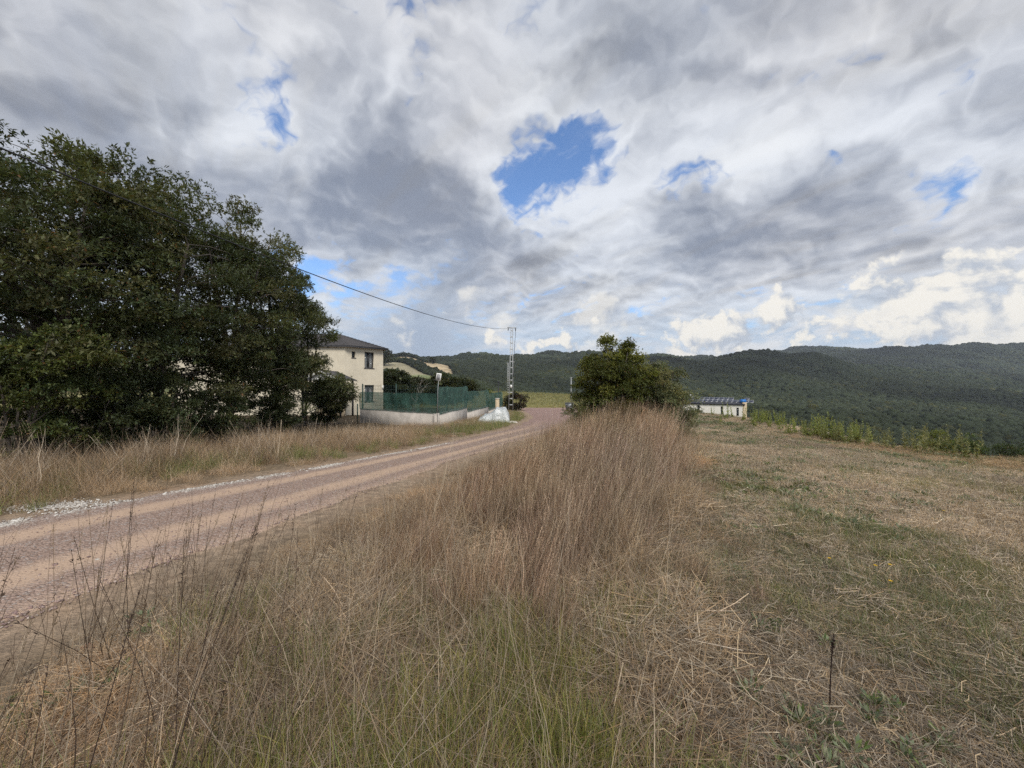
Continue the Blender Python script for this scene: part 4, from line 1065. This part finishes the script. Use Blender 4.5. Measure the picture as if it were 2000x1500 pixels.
# lamp post by the fence end
yl_ = 38.0; xl_ = at(973.5, yl_); lp = thing('garden_lamp', 'thin black lamp post with a small head behind the lowest netting', 'lamp', (xl_, yl_, H1(xl_, yl_)))
hl_ = uz(748, yl_) - H1(xl_, yl_)
g = Geo(); g.tube([(0, 0, -.1), (0, 0, hl_)], .05, 8); g.build('post', M['black'], lp)
g = Geo(); g.tube([(0, 0, hl_), (0, 0, hl_ + .10), (0, 0, hl_ + .22)], [.06, .10, .03], 8); g.build('head', M['black'], lp)
tt_ = np.linspace(0, 1.37, 80)
cx_ = XP - .42 + (-9.8) * tt_; cy_ = YP - 46 * tt_; cz_ = uz(642, YP) - 6.97 * tt_ + 5.08 * tt_ ** 2
g = Geo(); g.tube(np.stack([cx_, cy_, cz_], 1), .016, 6)
tag(g.build('overhead_cable', M['black']), 'black cable sagging from the lattice pole past the oaks', 'cable')

# ------------------------------------------------------------------ waste container at the road end
yc_ = 50.0; xc_ = at(1112, yc_)
wc = thing('waste_container', 'grey metal wheeled waste container at the far road edge by the shrubs', 'container', (xc_, yc_, H1(xc_, yc_) + .02), rad(-12))
g = Geo(); g.hexa([(-.42, -.30, .22), (.42, -.30, .22), (.42, .30, .22), (-.42, .30, .22), (-.52, -.38, .88), (.52, -.38, .88), (.52, .38, .88), (-.52, .38, .88)]); g.build('body', simple('container_steel', (0.22, 0.24, 0.26), 0.5, metal=.4, var=.3, scale=7), wc)
g = Geo(); N_ = 8; a_ = np.linspace(0, math.pi, N_); g.add([(sx * .54, -.40 * math.cos(k_), .885 + .12 * math.sin(k_)) for sx in (-1, 1) for k_ in a_], [[i, i + 1, N_ + i + 1, N_ + i] for i in range(N_ - 1)] + [[0, N_, 2 * N_ - 1, N_ - 1]]); g.build('lid', M['anthracite'], wc)
for sx in (-.34, .34):
    for sy in (-.22, .22):
        g = Geo(); g.tube([(sx - .03, sy, .10), (sx + .03, sy, .10)], .10, 12); g.build('wheel', M['black'], wc)
        g = Geo(); g.cbox((sx, sy, .19), (.05, .08, .10)); g.build('caster', M['galv'], wc)
for sx in (-1, 1):
    g = Geo(); g.beam((sx * .50, -.25, .75), (sx * .50, .25, .75), .05); g.build('lifting_bar', M['galv'], wc)

# ------------------------------------------------------------------ white house with solar panels below the field
P1, P2 = (at(1330, 103.0), 103.0), (at(1450.5, 96.0), 96.0)
P3 = (P2[0] + 7.5 * .30, P2[1] + 7.5 * .954); P4 = (P1[0] + 7.5 * .42, P1[1] + 7.5 * .91)
zE, zB = -3.62, -9.6
sh = thing('solar_house', 'white single storey house with rows of solar panels below the field', 'house', (0, 0, 0))
wins = []
for u0, u1, va, vb in ((1361.8, 1366.6, 806, 791.3), (1407.6, 1412, 810, 794), (1438.4, 1443, 811.5, 796.2)):
    s0, s1 = s_of_u(u0, P1, P2), s_of_u(u1, P1, P2); ymid = P1[1] + (P2[1] - P1[1]) * (s0 + s1) / 2
    wins.append((s0, s1, zat(va, ymid), zat(vb, ymid)))
g = Geo(); wall_with_holes(g, P1, P2, zB, zE, wins); g.build('wall', M['white_wall'], sh)
for p0, p1 in ((P2, P3), (P3, P4), (P4, P1)):
    g = Geo(); wall_with_holes(g, p0, p1, zB, zE, []); g.build('wall', M['white_wall'], sh)
for w_ in wins: window(sh, P1, P2, *w_, mull=0, curtain=False, sill=True)
cs = np.mean([P1, P2, P3, P4], 0)
ea = [off(p_, cs, .6) for p_ in (P1, P2, P3, P4)]
e0 = [(p_[0], p_[1], zE + .25) for p_ in ea]; e1 = [(p_[0], p_[1], zE - .05) for p_ in ea]
mid = lambda a_, b_, k_: tuple(np.array(a_) * (1 - k_) + np.array(b_) * k_)
r_a, r_b = mid(mid(P1, P4, .5), mid(P2, P3, .5), .16), mid(mid(P1, P4, .5), mid(P2, P3, .5), .80)
zR = zE + 1.75
M['dark_roof'] = simple('dark_roof_sheet', (0.035, 0.036, 0.045), 0.6, var=.15)
g = Geo(); RR = [(r_a[0], r_a[1], zR), (r_b[0], r_b[1], zR)]
g.add(e0 + RR, [[0, 1, 5, 4], [2, 3, 4, 5]], [[1, 2, 5], [3, 0, 4]]); g.add(e0 + e1, [[i, 4 + i, 4 + (i + 1) % 4, (i + 1) % 4] for i in range(4)] + [[4, 7, 6, 5]])
rf = g.build('roof', M['dark_roof'], sh)
ev = np.array(e0[1]) - np.array(e0[0]); L_ = np.linalg.norm(ev); ev /= L_
up_ = (np.array(RR[0]) + np.array(RR[1])) / 2 - (np.array(e0[0]) + np.array(e0[1])) / 2; up_ -= ev * np.dot(up_, ev); Lu = np.linalg.norm(up_); up_ /= Lu
nr = np.cross(ev, up_); nr *= np.sign(nr[2])
pw, ph_ = 1.06, 1.5
for row in range(2):
    for i in range(14):
        if row == 1 and i in (0, 13): continue
        if i in (10, 11) and row == 1: continue
        o_ = np.array(e0[0]) + ev * (1.3 + i * (pw + .06) + (.25 if row == 1 else 0)) + up_ * (.95 + row * (ph_ + .06)) + nr * .05
        g = Geo(); g.box(o_, ev * pw, up_ * ph_, nr * .04); pn = g.build('solar_panel', M['alu'], sh)
        g = Geo(); g.box(o_ + ev * .05 + up_ * .05 + nr * .041, ev * (pw - .10), up_ * (ph_ - .10), nr * .004); g.build('cells', M['panel'], pn)
dm = np.array(RR[0]) + ev * .6
g = Geo(); g.add([dm + (-.7, 0, -.1), dm + (.7, 0, -.1), dm + (0, 0, .62), dm + (-.7, 1.4, -.1), dm + (.7, 1.4, -.1), dm + (0, 1.4, .62)], [[0, 3, 5, 2], [1, 2, 5, 4]], [[0, 2, 1], [3, 4, 5]]); g.build('dormer', M['white'], sh)
ch = np.array(P2) + (.35, .05)
g = Geo(); g.cbox((ch[0] + .15, ch[1] + .3, (zB - 5 + zE + .7) / 2), (.95, .9, zE + .7 - zB + 5)); g.build('chimney', M['stone_beige'], sh)
tk = thing('water_tank', 'bright blue water tank on the end pillar of the solar house', 'tank', (ch[0] - .05, ch[1] + .3, zE + .70))
g = Geo(); g.tube([(-.62, 0, .32), (-.60, 0, .32), (.60, 0, .32), (.62, 0, .32)], [.26, .40, .40, .26], 14); g.build('drum', M['blue'], tk)
for sx in (-.4, .4):
    g = Geo(); g.cbox((sx, 0, .05), (.10, .5, .10)); g.build('cradle', M['blue'], tk)

rng = np.random.default_rng(29)

# ------------------------------------------------------------------ trees and shrubs
def plant(name, label, cat, base, stems, lobes, clump_r, n_clump, sprays, per, leaf, lw, cols_, group=None, bark='bark', trunk_r=.16, flat=.6, droop=.15, shell=.45, tips=0, hgt=None):
    """stems: list of polylines (relative); lobes: (cx,cy,cz,rx,ry,rz,weight); leaves grow in flattened clumps spread over the lobes"""
    root = thing(name, label, cat, base, group=group)
    lb = np.array(lobes, float); w = lb[:, 6] / lb[:, 6].sum()
    li = rng.choice(len(lb), n_clump, p=w); dirs = unit(n_clump)
    rr = shell + (1 - shell) * rng.uniform(0, 1, n_clump) ** .7
    cc = lb[li, :3] + dirs * lb[li, 3:6] * rr[:, None]
    cc[:, 2] = np.maximum(cc[:, 2], .25)
    g_ = Geo(); nodes = []
    for st_ in stems:
        st_ = np.array(st_, float); k_ = len(st_)
        s_ = np.linspace(0, k_ - 1, k_ * 4); path = np.stack([np.interp(s_, np.arange(k_), st_[:, j]) for j in range(3)], 1)
        path[1:-1] += rng.normal(0, trunk_r * .22, (len(path) - 2, 3))
        r_ = np.linspace(trunk_r, trunk_r * .22, len(path)); g_.tube(path, r_, 8)
        nodes += [(p_, q_) for p_, q_ in zip(path, r_)]
    np_, nr_ = np.array([q[0] for q in nodes]), np.array([q[1] for q in nodes])
    for c_ in cc:
        dv = np_ - c_; cost = np.linalg.norm(dv, axis=1) + np.where(np_[:, 2] > c_[2] - .2, 2.5, 0)
        j = int(np.argmin(cost)); a_ = np_[j]; m_ = (a_ + c_) / 2 + np.array([0, 0, .12 * np.linalg.norm(c_ - a_)]) + rng.normal(0, .06, 3)
        r0 = min(nr_[j] * .6, .012 + .012 * np.linalg.norm(c_ - a_))
        q1 = a_ * .25 + m_ * .75; q2 = m_ * .6 + c_ * .4
        g_.tube([a_, q1, q2, c_], [r0, r0 * .75, r0 * .5, .004], 5, cap=False)
    g_.build('trunk', M[bark], root, True)
    n = n_clump * sprays
    ci = np.repeat(np.arange(n_clump), sprays); crs = clump_r * rng.uniform(.6, 1.35, n_clump)
    sd = unit(n); sd[:, 2] = np.where(sd[:, 2] < -.3, -sd[:, 2] * .5, sd[:, 2])
    rad_ = rng.uniform(0, 1, n) ** .45
    pos = cc[ci] + sd * (crs[ci] * rad_)[:, None] * np.array([1, 1, flat])
    outw = cc[ci] - lb[li[ci], :3]; outw /= np.linalg.norm(outw, axis=1)[:, None] + 1e-6
    ax = sd + outw * .7 + rng.normal(0, .35, (n, 3)); ax[:, 2] -= droop; ax /= np.linalg.norm(ax, axis=1)[:, None]
    pos[:, 2] = np.maximum(pos[:, 2], .03)
    N = n * per; pi_ = np.repeat(np.arange(n), per)
    dl_ = ax[pi_] * .55 + unit(N) * .8; lp = pos[pi_] + ax[pi_] * rng.uniform(0, leaf * 1.0, N)[:, None]
    nm = unit(N) * .7 + np.array([0, 0, 1.0])
    ccol = np.array(cols_)[rng.integers(0, len(cols_), n_clump)] * rng.uniform(.75, 1.25, (n_clump, 1))
    lc = ccol[ci][pi_] * rng.uniform(.7, 1.35, (N, 1)) * (1 + rng.normal(0, .05, (N, 3)))
    dead = rng.uniform(0, 1, N) < .012; lc[dead] = (.20, .11, .05)
    g2 = Geo(); leaves(g2, lp, dl_, nm, leaf * rng.uniform(.6, 1.3, N), lw * rng.uniform(.6, 1.3, N), np.clip(lc, .004, 1))
    g2.build('crown', M['leaf'], root)
    return root

OAK = [(0.079, 0.096, 0.045), (0.1, 0.115, 0.048), (0.063, 0.081, 0.039), (0.121, 0.125, 0.059)]
og = 'oaks in the row left of the road'
def oak(label, x, y, top, r, low=.3, n=120, lob=None, sprays=95, per=6, lean=(0, 0), trunk=.13):
    z0 = H1(x, y); h_ = top - z0
    st = [[(0, 0, -.2), (lean[0] * .2, 0, h_ * .25), (lean[0] * .6, lean[1] * .6, h_ * .55), (lean[0], lean[1], h_ * .9)],
          [(.0, 0, h_ * .18), (r * .35, -r * .2, h_ * .45), (r * .6, -r * .3, h_ * .68)], [(0, 0, h_ * .2), (-r * .4, r * .2, h_ * .45), (-r * .55, r * .25, h_ * .7)], [(0, 0, h_ * .3), (r * .1, -r * .4, h_ * .55), (r * .15, -r * .6, h_ * .72)]]
    lobes = lob or [(0, 0, h_ * .52, r, r * .95, h_ * .36, 3.0), (lean[0], lean[1], h_ * .78, r * .66, r * .6, h_ * .18, 1.5), (0, 0, h_ * .27, r * .98, r * .9, h_ * .22, 2.0), (r * .2, -r * .7, h_ * .42, r * .7, r * .5, h_ * .30, 1.4)]
    return plant('oak_tree', label, 'tree', (x, y, z0), st, lobes, .64, int(n * 1.2), sprays, per, .12, .046, OAK, og, trunk_r=trunk, flat=.88, droop=.35, shell=.5)
oak('tall spreading oak beside the pale green shrub, first of its row', -12.3, 10.4, 8.6, 3.2, n=130, lean=(.5, .2))
oak('second oak from the pale green shrub, dense and dark', -12.0, 13.2, 9.1, 2.9, n=125, lean=(-.3, 0))
oak('third oak from the pale green shrub, in the middle of the row', -11.7, 16.2, 9.3, 2.8, n=115, lean=(.2, .3))
oak('fourth oak from the pale green shrub, in front of the cream house', -11.7, 19.4, 8.9, 2.1, n=105, lean=(-.2, .2))
z0 = H1(-10.6, 22.8)
oak('small low oak ending the row next to the cream house', -12.1, 22.8, 6.5, 1.6, n=80, lean=(.2, 0), trunk=.10,
    lob=[(0, 0, 5.0, 1.5, 1.4, 2.1, 2.0), (1.7, -.2, 1.9, 1.2, 1.1, .8, 1.4), (-1.0, 0, 3.0, 1.2, 1.2, 1.6, 1.0)])
oak('oak set back behind the row, seen through the gaps', -17.5, 14.5, 7.6, 3.0, n=50, sprays=80)

def shrub(name, label, x, y, top, rx, ry, cols_, n=60, sprays=70, per=6, leaf=.06, lw=.026, cat='shrub', group=None, lob=None, cl=.34, nst=5, bark='bark', shell=.35, flat=.8, droop=0.0, tr=.035):
    z0 = H1(x, y); h_ = top - z0; st = []
    for i in range(nst):
        a_ = i * 6.28 / nst + rng.uniform(-.3, .3); st.append([(.08 * math.cos(a_), .08 * math.sin(a_), -.1), (rx * .3 * math.cos(a_), ry * .3 * math.sin(a_), h_ * .4), (rx * .6 * math.cos(a_), ry * .6 * math.sin(a_), h_ * .8)])
    lobes = lob or [(0, 0, h_ * .5, rx, ry, h_ * .48, 2.0), (0, 0, h_ * .2, rx * .9, ry * .9, h_ * .2, 1.0)]
    return plant(name, label, cat, (x, y, z0), st, lobes, cl, n, sprays, per, leaf, lw, cols_, group, bark=bark, trunk_r=tr, flat=flat, shell=shell, droop=droop)
LIGHT = [(0.101, 0.121, 0.036), (0.081, 0.105, 0.034), (0.128, 0.142, 0.046), (0.068, 0.088, 0.033)]
shrub('leafy_shrub', 'pale yellow green leafy shrub at the near end of the oaks', at(30, 8.6), 8.6, 3.2, 1.5, 1.3, LIGHT, 70, 70, 6, .075, .038, lob=[(0, 0, 1.6, 1.5, 1.2, 1.6, 2), (.9, .2, 2.4, .8, .8, .8, .8)])
shrub('oak_sapling', 'dense leafy oak sapling hiding the foot of the garden shelter', at(635, 23.8), 23.8, zat(735, 23.8), 1.1, .9, OAK, 50, 70, 6, .10, .042)
ug = 'undergrowth below the oaks'
for i, (u, y, top, rx, lab) in enumerate(((170, 10.0, 1.7, 1.3, 'dark undergrowth bush between the pale shrub and the first oak'), (300, 11.6, 1.9, 1.4, 'dark undergrowth bush under the second oak'),
                                     (420, 14.0, 1.5, 1.3, 'dark undergrowth bush under the third oak'), (545, 18.0, 1.1, 1.2, 'dark undergrowth bush under the fourth oak'))):
    shrub('undergrowth_bush', lab, at(u, y), y, top, rx, 1.0, OAK[:3], 42, 60, 6, .085, .036, group=ug)

# clump of shrubs between the road and the field
BRIGHT = [(0.146, 0.162, 0.037), (0.115, 0.132, 0.036), (0.192, 0.197, 0.052), (0.097, 0.111, 0.036)]
DULL = [(0.156, 0.178, 0.091), (0.202, 0.217, 0.124), (0.124, 0.142, 0.079), (0.233, 0.225, 0.105)]
yb = 14.6
def zz_(v, y): return zat(v, y)
shrub('fruit_shrub', 'tall bright green shrub with upright twigs beside the road', at(1203, yb), yb, 3.55, 1.05, 1.0, BRIGHT, 170, 95, 6, .062, .034, shell=.3, flat=.9,
      lob=[(-.15, 0, 1.9, 1.35, 1.1, 1.1, 2.4), (.45, 0, 2.2, 1.15, 1.0, .95, 2.0), (-.1, 0, 2.6, 1.1, .95, .6, 1.5), (-.3, 0, 1.2, 1.2, .9, .9, 1.2), (-.40, 0, 3.35, .12, .2, .4, .22), (.38, 0, 3.3, .14, .2, .35, .22), (.75, 0, 2.9, .25, .3, .4, .3), (-.8, 0, 2.7, .25, .3, .4, .3)])
shrub('dark_shrub', 'grey green shrub leaning on the right of the bright one', at(1300, yb + .3), yb + .3, 2.75, .85, .9, DULL, 125, 90, 6, .054, .026, shell=.3,
      lob=[(-.2, 0, 1.9, 1.05, .95, .95, 2), (.1, 0, 1.1, 1.1, .95, .9, 1.4), (-.4, 0, 2.5, .6, .5, .4, .8), (-.8, .2, 2.0, .7, .7, .8, .8)])
shrub('low_shrub', 'rounded low shrub on the road side of the bright one', at(1152, yb + .6), yb + .6, 1.75, .95, .9, BRIGHT[1:] + DULL[:2], 50, 80, 6, .052, .026)
shrub('thorny_undershrub', 'brownish low shrub with yellowing leaves among the tall grass', at(1225, yb - 1.4), yb - 1.4, .95, .95, .6, [(.075, .065, .028), (.055, .048, .025), (.13, .10, .03), (.05, .055, .025)], 46, 60, 6, .055, .030)
shrub('corner_shrub', 'small dull shrub at the field side of the clump', at(1325, yb - .6), yb - .6, .75, .55, .55, DULL, 34, 70, 6, .05, .024)

# trees beyond the netted fence
bg_ = 'trees beyond the netted fence'
MID = [(0.039, 0.051, 0.022), (0.051, 0.062, 0.024), (0.032, 0.041, 0.02), (0.063, 0.069, 0.026)]
for u, y, vt, r, cols_, lab in ((772, 62, 724, 2.9, MID[:3], 'dark broad tree beyond the fence next to the cream house'), (822, 70, 736, 2.3, [(.05, .058, .03), (.06, .062, .032)], 'dull olive tree beyond the low netting'),
                          (866, 66, 731, 2.6, MID, 'mid green tree beyond the fence behind the notice sheet'), (905, 72, 736, 2.3, MID[1:], 'yellowish green tree beyond the tall netting'),
                          (735, 70, 728, 2.8, MID[:3], 'dark tree half hidden behind the cream house corner')):
    x = at(u, y); z0 = H1(x, y); h_ = zat(vt, y) - z0
    plant('round_tree', lab, 'tree', (x, y, z0), [[(0, 0, -.2), (0, 0, h_ * .5), (.2, 0, h_ * .8)]], [(0, 0, h_ * .55, r, r, h_ * .45, 2), (r * .4, 0, h_ * .4, r * .7, r * .7, h_ * .32, 1), (-r * .5, 0, h_ * .35, r * .7, r * .7, h_ * .3, 1)], .85, 110, 64, 5, .30, .17, cols_, bg_, trunk_r=.14)
shrub('roadside_bush', 'dark bush with reddish leaves behind the tall lattice pole', at(1006, 50), 50, zat(768, 50), 1.9, 1.5, [(.045, .045, .026), (.06, .045, .03), (.035, .04, .02)], 40, 44, 5, .16, .09, cl=.5)
shrub('garden_bush', 'bright yellow green bush showing over the lowest netting', at(962, 58), 58, zat(762, 58), 1.6, 1.2, [(.12, .15, .03), (.10, .13, .03)], 30, 40, 5, .16, .09, cl=.5)
# lone trees on the tan hillside
hg = 'single trees on the tan hillside'
for u, y, hgt_, lab in ((845, 800, 15, 'round lone tree in the middle of the tan hill field'), (787, 1030, 13, 'dark tree on the skyline of the tan hill'), (764, 860, 17, 'large dark tree above the hillside hedge'), (751, 640, 26, 'tall dark tree beside the house corner on the hillside'), (811, 900, 7, 'tiny bush on the tan hill field')):
    x = at(u, y); z0 = float(far_h(np.array([x]), np.array([y]))[0])
    plant('hillside_tree', lab, 'tree', (x, y, z0), [[(0, 0, -1), (0, 0, hgt_ * .5), (0, 0, hgt_ * .8)]], [(0, 0, hgt_ * .52, hgt_ * .5, hgt_ * .5, hgt_ * .46, 1)], hgt_ * .16, 46, 30, 4, hgt_ * .07, hgt_ * .05, MID, hg, trunk_r=.5)

# dead sapling leaning on the netting
ds = thing('dead_sapling', 'bare pale dead sapling leaning against the green netting', 'sapling', (at(793, 22.6), 22.6, H1(at(793, 22.6), 22.6)))
g = Geo()
def twig(a_, dv, ln, r_, lev):
    pts = [a_]; dv = np.array(dv, float)
    for i in range(4):
        dv = dv + rng.normal(0, .10, 3); dv /= np.linalg.norm(dv); pts.append(pts[-1] + dv * ln / 4)
    g.tube(pts, np.linspace(r_, r_ * .35, 5), 5)
    if lev:
        for i in range(1, 5):
            for _ in range(2): twig(pts[i], dv + rng.normal(0, .55, 3), ln * rng.uniform(.3, .5), r_ * .45, lev - 1)
twig(np.array([0, 0, -.05]), (.55, .05, 1), 1.9, .028, 2); twig(np.array([.03, 0, -.05]), (.42, .0, 1), 1.7, .022, 1)
g.build('branches', M['palebark'], ds)

# ------------------------------------------------------------------ tall weeds along the edge of the field
WEED = [(0.281, 0.325, 0.09), (0.228, 0.277, 0.076), (0.351, 0.358, 0.124), (0.193, 0.227, 0.076)]
OLIVE = [(0.254, 0.269, 0.114), (0.209, 0.211, 0.1), (0.299, 0.276, 0.129)]
def weed_mesh(h_, n, cols_, spread=.12):
    g_ = Geo()
    for i in range(3):
        a_ = rng.uniform(0, 6.28); q = np.array([math.cos(a_), math.sin(a_), 0]) * spread
        top = q * 1.4 + np.array([rng.normal(0, .05), rng.normal(0, .05), h_ * rng.uniform(.8, 1.05)])
        p_ = np.stack([q * .3 + np.array([0, 0, -.05]), (q + top) / 2, top]); g_.tube(p_, [.008, .006, .002], 4, np.array(cols_[0]) * .8, cap=False)
        s_ = rng.uniform(.08, 1.0, n); pos = np.stack([np.interp(s_, [0, .5, 1], p_[:, j]) for j in range(3)], 1)
        an = rng.uniform(0, 6.28, n); dd = np.stack([np.cos(an), np.sin(an), rng.uniform(.3, 1.4, n)], 1)
        ln = .13 * h_ * (1.25 - .8 * s_) * rng.uniform(.6, 1.3, n)
        leaves(g_, pos, dd, unit(n) + np.array([0, 0, 1.5]), ln, ln * .22, pick_col(n, cols_, .25))
    return g_
wv_ = [weed_mesh(1.0, 60, WEED).mesh('weed', M['weed']) for _ in range(4)]; wo_ = [weed_mesh(1.0, 42, OLIVE, .18).mesh('weed', M['weed']) for _ in range(3)]
def put_weed(nm, meshes, u, y, hgt_, label, group):
    x = at(u, y); o = bpy.data.objects.new(nm, meshes[rng.integers(0, len(meshes))]); col.objects.link(o)
    o.location = (x, y, H1(x, y)); o.scale = (hgt_ * 1.1, hgt_ * 1.1, hgt_); o.rotation_euler = (rng.normal(0, .05), rng.normal(0, .05), rng.uniform(0, 6.28))
    tag(o, label, 'weed', group)
for i in range(46):
    y = rng.uniform(19.5, 28.5); x = 17.2 + rng.normal(0, .55); u = 1000 + F * x / y
    put_weed('tall_weed', wv_, u, y, rng.uniform(.75, 1.3) * (1.25 if 1570 < u < 1625 else 1), ('tallest bright green weed in the thick stand at the field edge' if 1570 < u < 1625 else 'fresh green weed at the field edge towards the solar house' if u <= 1570 else 'fresh green weed at the field edge past the tallest stand'), 'green weeds at the field edge')
for i in range(40):
    y = rng.uniform(14.0, 22.5); x = 17.3 + rng.normal(0, .6); u = 1000 + F * x / y
    put_weed('olive_weed', wo_, u, y, rng.uniform(.65, 1.25), ('olive seeding weed between the green stand and the yellow green bush' if u < 1770 else 'olive seeding weed beside the yellow green bush at the field edge' if u < 1880 else 'olive seeding weed by the loose green shrubs at the field edge'), 'olive weeds at the field edge')
for u, y, hgt_, lab in ((1418, 30, 1.5, 'tallest single green weed in front of the solar house'), (1409, 27, .8, 'short green weed beside the tallest one before the solar house'),
                        (1432, 32, 1.1, 'green weed before the window nearest the blue tank'), (1392, 34, .9, 'green weed between the shrub clump and the solar house windows')):
    put_weed('single_weed', wv_, u, y, hgt_, lab, 'weeds before the solar house')
shrub('field_edge_bush', 'yellow green rounded bush below the edge of the field', at(1828, 24), 24, zat(842, 24), .85, .8, [(.15, .17, .035), (.12, .14, .03), (.18, .19, .045)], 36, 60, 5, .06, .03)
shrub('field_edge_shrub', 'mid green loose shrub below the edge of the field', at(1890, 21), 21, zat(852, 21), .8, .7, [(.09, .125, .04), (.075, .10, .035)], 34, 50, 5, .065, .032)
shrub('field_corner_shrub', 'darker green shrub past the loose one at the field edge', at(1968, 20), 20, zat(862, 20), .6, .6, [(.07, .095, .035), (.055, .075, .03)], 30, 50, 5, .06, .03)

# ------------------------------------------------------------------ single plants and stones close by
y = 1.95; x = at(1620, y)
sk = thing('seed_spike', 'dark dry seed spike standing alone in the mown field', 'plant', (x, y, H1(x, y)))
h_ = zat(1240, y) - H1(x, y)
g = Geo(); pth = np.array([(0, 0, -.03), (.004, 0, h_ * .4), (.012, 0, h_ * .75), (.022, 0, h_)]); g.tube(pth, [.0035, .003, .0024, .0012], 6, (.05, .032, .028)); g.build('stem', M['leaf'], sk)
g = Geo(); n = 70; s_ = rng.uniform(.72, 1.0, n); pos = np.stack([np.interp(s_, [0, .4, .75, 1], pth[:, j]) for j in range(3)], 1)
leaves(g, pos, unit(n) + (0, 0, .6), unit(n), rng.uniform(.008, .016, n), rng.uniform(.005, .009, n), pick_col(n, [(.045, .03, .026), (.07, .045, .035)])); g.build('seed_pods', M['leaf'], sk)
fl_g = 'yellow flowers in the field'
for u, v in ((1618, 1114), (1708, 1132), (1736, 1130), (1737, 1174), (1842, 1010)):
    y = 1216 / (v - 777.4); x = at(u, y) ; z0 = H1(x, y)
    f = thing('yellow_flower', ('yellow flower standing apart at the far side of the green tufts' if u > 1800 else 'small yellow daisy like flower low in the mown field'), 'flower', (x, y, z0), group=fl_g)
    hf = .16; g = Geo(); g.tube([(0, 0, -.01), (.01, 0, hf)], .002, 5, (.09, .12, .04)); g.build('stem', M['leaf'], f)
    g = Geo(); n = 14; a_ = np.arange(n) * 6.283 / n; leaves(g, np.repeat([[.01, 0, hf]], n, 0), np.stack([np.cos(a_), np.sin(a_), np.full(n, .25)], 1), np.repeat([[0, 0, 1.0]], n, 0), np.full(n, .017), np.full(n, .008), np.repeat([[.75, .50, .02]], n, 0)); g.build('petals', M['leaf'], f)
def rock(nm, label, u, v, size, c, group=None):
    y = 1216 / (v - 777.4); x = at(u, y); z0 = H1(x, y); bm = bmesh.new(); bmesh.ops.create_icosphere(bm, subdivisions=3, radius=1.0); sd_ = rng.uniform(0, 50)
    V = []
    for vv in bm.verts:
        q = vv.co * 1.4 + Vector((sd_, 0, 0)); r_ = 1 + .35 * mnoise.noise(q) + .18 * mnoise.noise(q * 3); V.append((vv.co.x * r_ * size, vv.co.y * r_ * size * .8, vv.co.z * r_ * size * .6 + size * .25))
    T = [[w_.index for w_ in f_.verts] for f_ in bm.faces]; bm.free()
    g_ = Geo(); g_.add(V, None, T); o = g_.build(nm, c, None); o.location = (x, y, z0); tag(o, label, 'stone', group)
M['lime'] = simple('limestone', (0.52, 0.50, 0.45), 0.9, var=.3, scale=18, bumps=.6)
M['redstone'] = simple('red_stone', (0.34, 0.17, 0.11), 0.9, var=.3, scale=18, bumps=.5)
rock('limestone_lump', 'largest whitish limestone lump half hidden in the dry grass', 541, 1172, .075, M['lime'])
rock('limestone_chip', 'small whitish stone chip next to the limestone lump', 562, 1178, .04, M['lime'])
rock('road_stone', 'pale stone lying alone on the near wheel track', 190, 1095, .022, M['lime'])
rock('red_stone', 'reddish stone in the dry grass near the road edge', 175, 1276, .05, M['redstone'])

# ------------------------------------------------------------------ haze in the valley air
g = Geo(); g.box((-7000, -400, -140), (14000, 0, 0), (0, 6000, 0), (0, 0, 420))
m_ = bpy.data.materials.new('haze_air'); m_.use_nodes = True; t = m_.node_tree; t.nodes.clear()
mo = t.nodes.new('ShaderNodeOutputMaterial'); pv = t.nodes.new('ShaderNodeVolumePrincipled')
pv.inputs['Color'].default_value = (0.80, 0.88, 1.0, 1); pv.inputs['Density'].default_value = 0.00008
t.links.new(pv.outputs[0], mo.inputs['Volume'])
kind(g.build('haze', m_), 'stuff', 'thin blue haze over the valley')
scene.cycles.volume_bounces = 0
